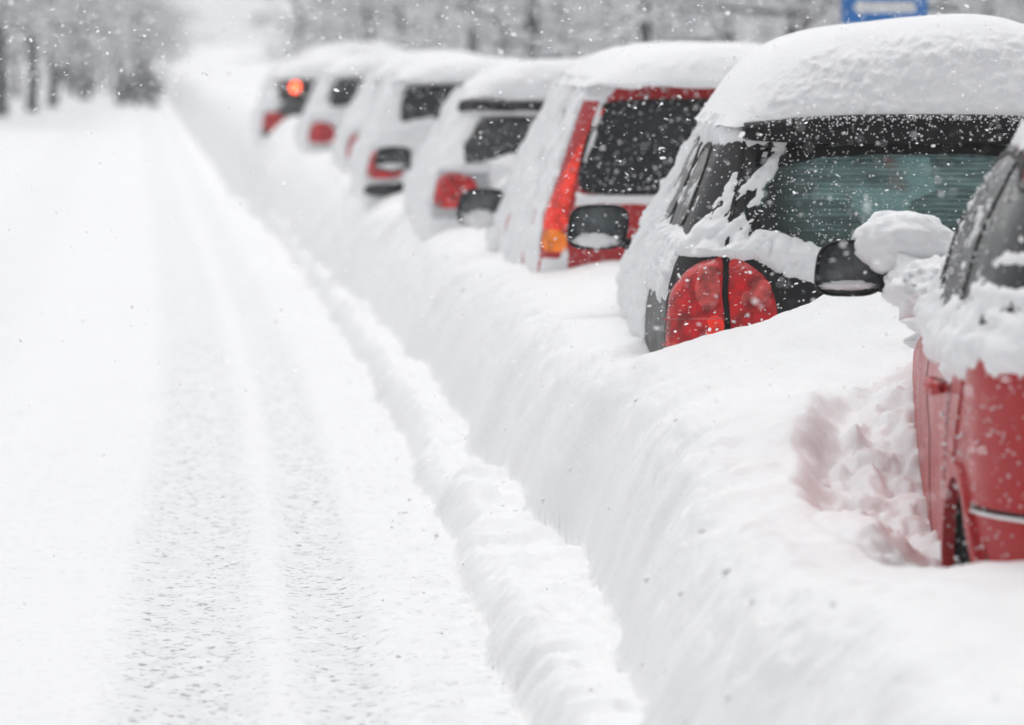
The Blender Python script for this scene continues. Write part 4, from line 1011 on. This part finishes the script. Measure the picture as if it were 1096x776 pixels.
# ------------------------------------------------------------------ loose clods along the ploughed edge
def clods():
    r = np.random.default_rng(11); V, Q = [], []; m, nn = 6, 9
    th = np.linspace(0, 2*math.pi, nn, endpoint=False); ph = np.linspace(.05, math.pi-.05, m); PH, TH = np.meshgrid(ph, th, indexing='ij')
    d = np.stack([np.sin(PH)*np.cos(TH), np.sin(PH)*np.sin(TH), np.cos(PH)], -1).reshape(-1, 3)
    i = np.arange(m-1)[:, None]*nn+np.arange(nn)[None, :]; j = np.arange(m-1)[:, None]*nn+(np.arange(nn)[None, :]+1) % nn
    q0 = np.stack([i, i+nn, j+nn, j], -1).reshape(-1, 4); n = 420
    Y = 7+38*r.random(n)**1.5; k = r.random(n)
    xs = np.where(k < .45, r.normal(.66, .10, n), np.where(k < .8, r.normal(.97, .07, n), r.normal(1.20, .10, n)))
    X = xs+bend(Y); Z = snow_height(X, Y); s_ = .003+.009*r.random(n)**3
    for a in range(n):
        P = d*s_[a]*np.array([r.uniform(.8, 1.4), r.uniform(.8, 1.4), r.uniform(.6, 1)])*(1+.35*(np.abs(noise(d[:, 0]*1.7+a, d[:, 1]*1.7, d[:, 2]*1.7, seed=3))*2-.6))[:, None]
        V.append(P+[X[a], Y[a], Z[a]-s_[a]*.12]); Q.append(q0+a*len(d))
    o = np_mesh('snow_clods', np.concatenate(V), np.concatenate(Q), SNOW); tag(o, 'small loose clods of snow fallen along the foot of the bank', kind='stuff')
clods()

# ------------------------------------------------------------------ haze
bm = bmesh.new(); bmesh.ops.create_cube(bm, size=1, matrix=Matrix.Translation((0, 730, 8.0)) @ Matrix.Diagonal((420, 1660, 21, 1)))
me = bpy.data.meshes.new('haze'); bm.to_mesh(me); bm.free()
hz = bpy.data.objects.new('haze', me); COL.objects.link(hz); tag(hz, 'pale haze of drifting snow thickening down the street', kind='stuff')
m = bpy.data.materials.new('haze_air'); m.use_nodes = True; nt = m.node_tree; nt.nodes.remove(nt.nodes['Principled BSDF'])
pv = nt.nodes.new('ShaderNodeVolumePrincipled'); pv.inputs['Color'].default_value = (.97, .975, .985, 1); pv.inputs['Density'].default_value = .0013; pv.inputs['Anisotropy'].default_value = .2
nt.links.new(pv.outputs[0], nt.nodes['Material Output'].inputs['Volume']); me.materials.append(m)

# ------------------------------------------------------------------ world, sun, camera
w = bpy.data.worlds.new('World'); scene.world = w; w.use_nodes = True; nt = w.node_tree
sky = nt.nodes.new('ShaderNodeTexSky'); sky.sky_type = 'NISHITA'; sky.sun_disc = False; sky.sun_elevation = R(66); sky.sun_rotation = R(-5)
sky.dust_density = 4; sky.air_density = 1.0
hs = nt.nodes.new('ShaderNodeHueSaturation'); hs.inputs['Saturation'].default_value = .12; nt.links.new(sky.outputs[0], hs.inputs['Color'])
bg = nt.nodes['Background']; bg.inputs['Strength'].default_value = .15; nt.links.new(hs.outputs[0], bg.inputs[0])
sun = bpy.data.lights.new('sun', 'SUN'); sun.energy = .5; sun.angle = R(60); sun.color = (1, .985, .965)
so = bpy.data.objects.new('sun', sun); COL.objects.link(so)
d = Vector((math.sin(R(-5))*math.cos(R(66)), math.cos(R(-5))*math.cos(R(66)), math.sin(R(66))))   # towards the sun
so.rotation_euler = d.to_track_quat('Z', 'Y').to_euler()

cam = bpy.data.cameras.new('camera'); co = bpy.data.objects.new('camera', cam); COL.objects.link(co); scene.camera = co
co.location = (0, 0, CAM_Z); yaw = math.atan((548-235)/F); pitch = math.atan((388-45)/F)
co.rotation_euler = (math.pi/2-pitch, 0, -yaw)
cam.lens = 36*F/1096; cam.sensor_width = 36; cam.clip_start = .1; cam.clip_end = 2000
cam.dof.use_dof = True; cam.dof.focus_distance = 14.2; cam.dof.aperture_fstop = 3.3

scene.view_settings.view_transform = 'Standard'; scene.view_settings.look = 'None'; scene.view_settings.gamma = 1; scene.view_settings.exposure = -.03
scene.render.engine = 'CYCLES'; c = scene.cycles
c.use_denoising = True; c.max_bounces = 8; c.volume_bounces = 2; c.transparent_max_bounces = 12; c.use_adaptive_sampling = True; c.adaptive_threshold = .02
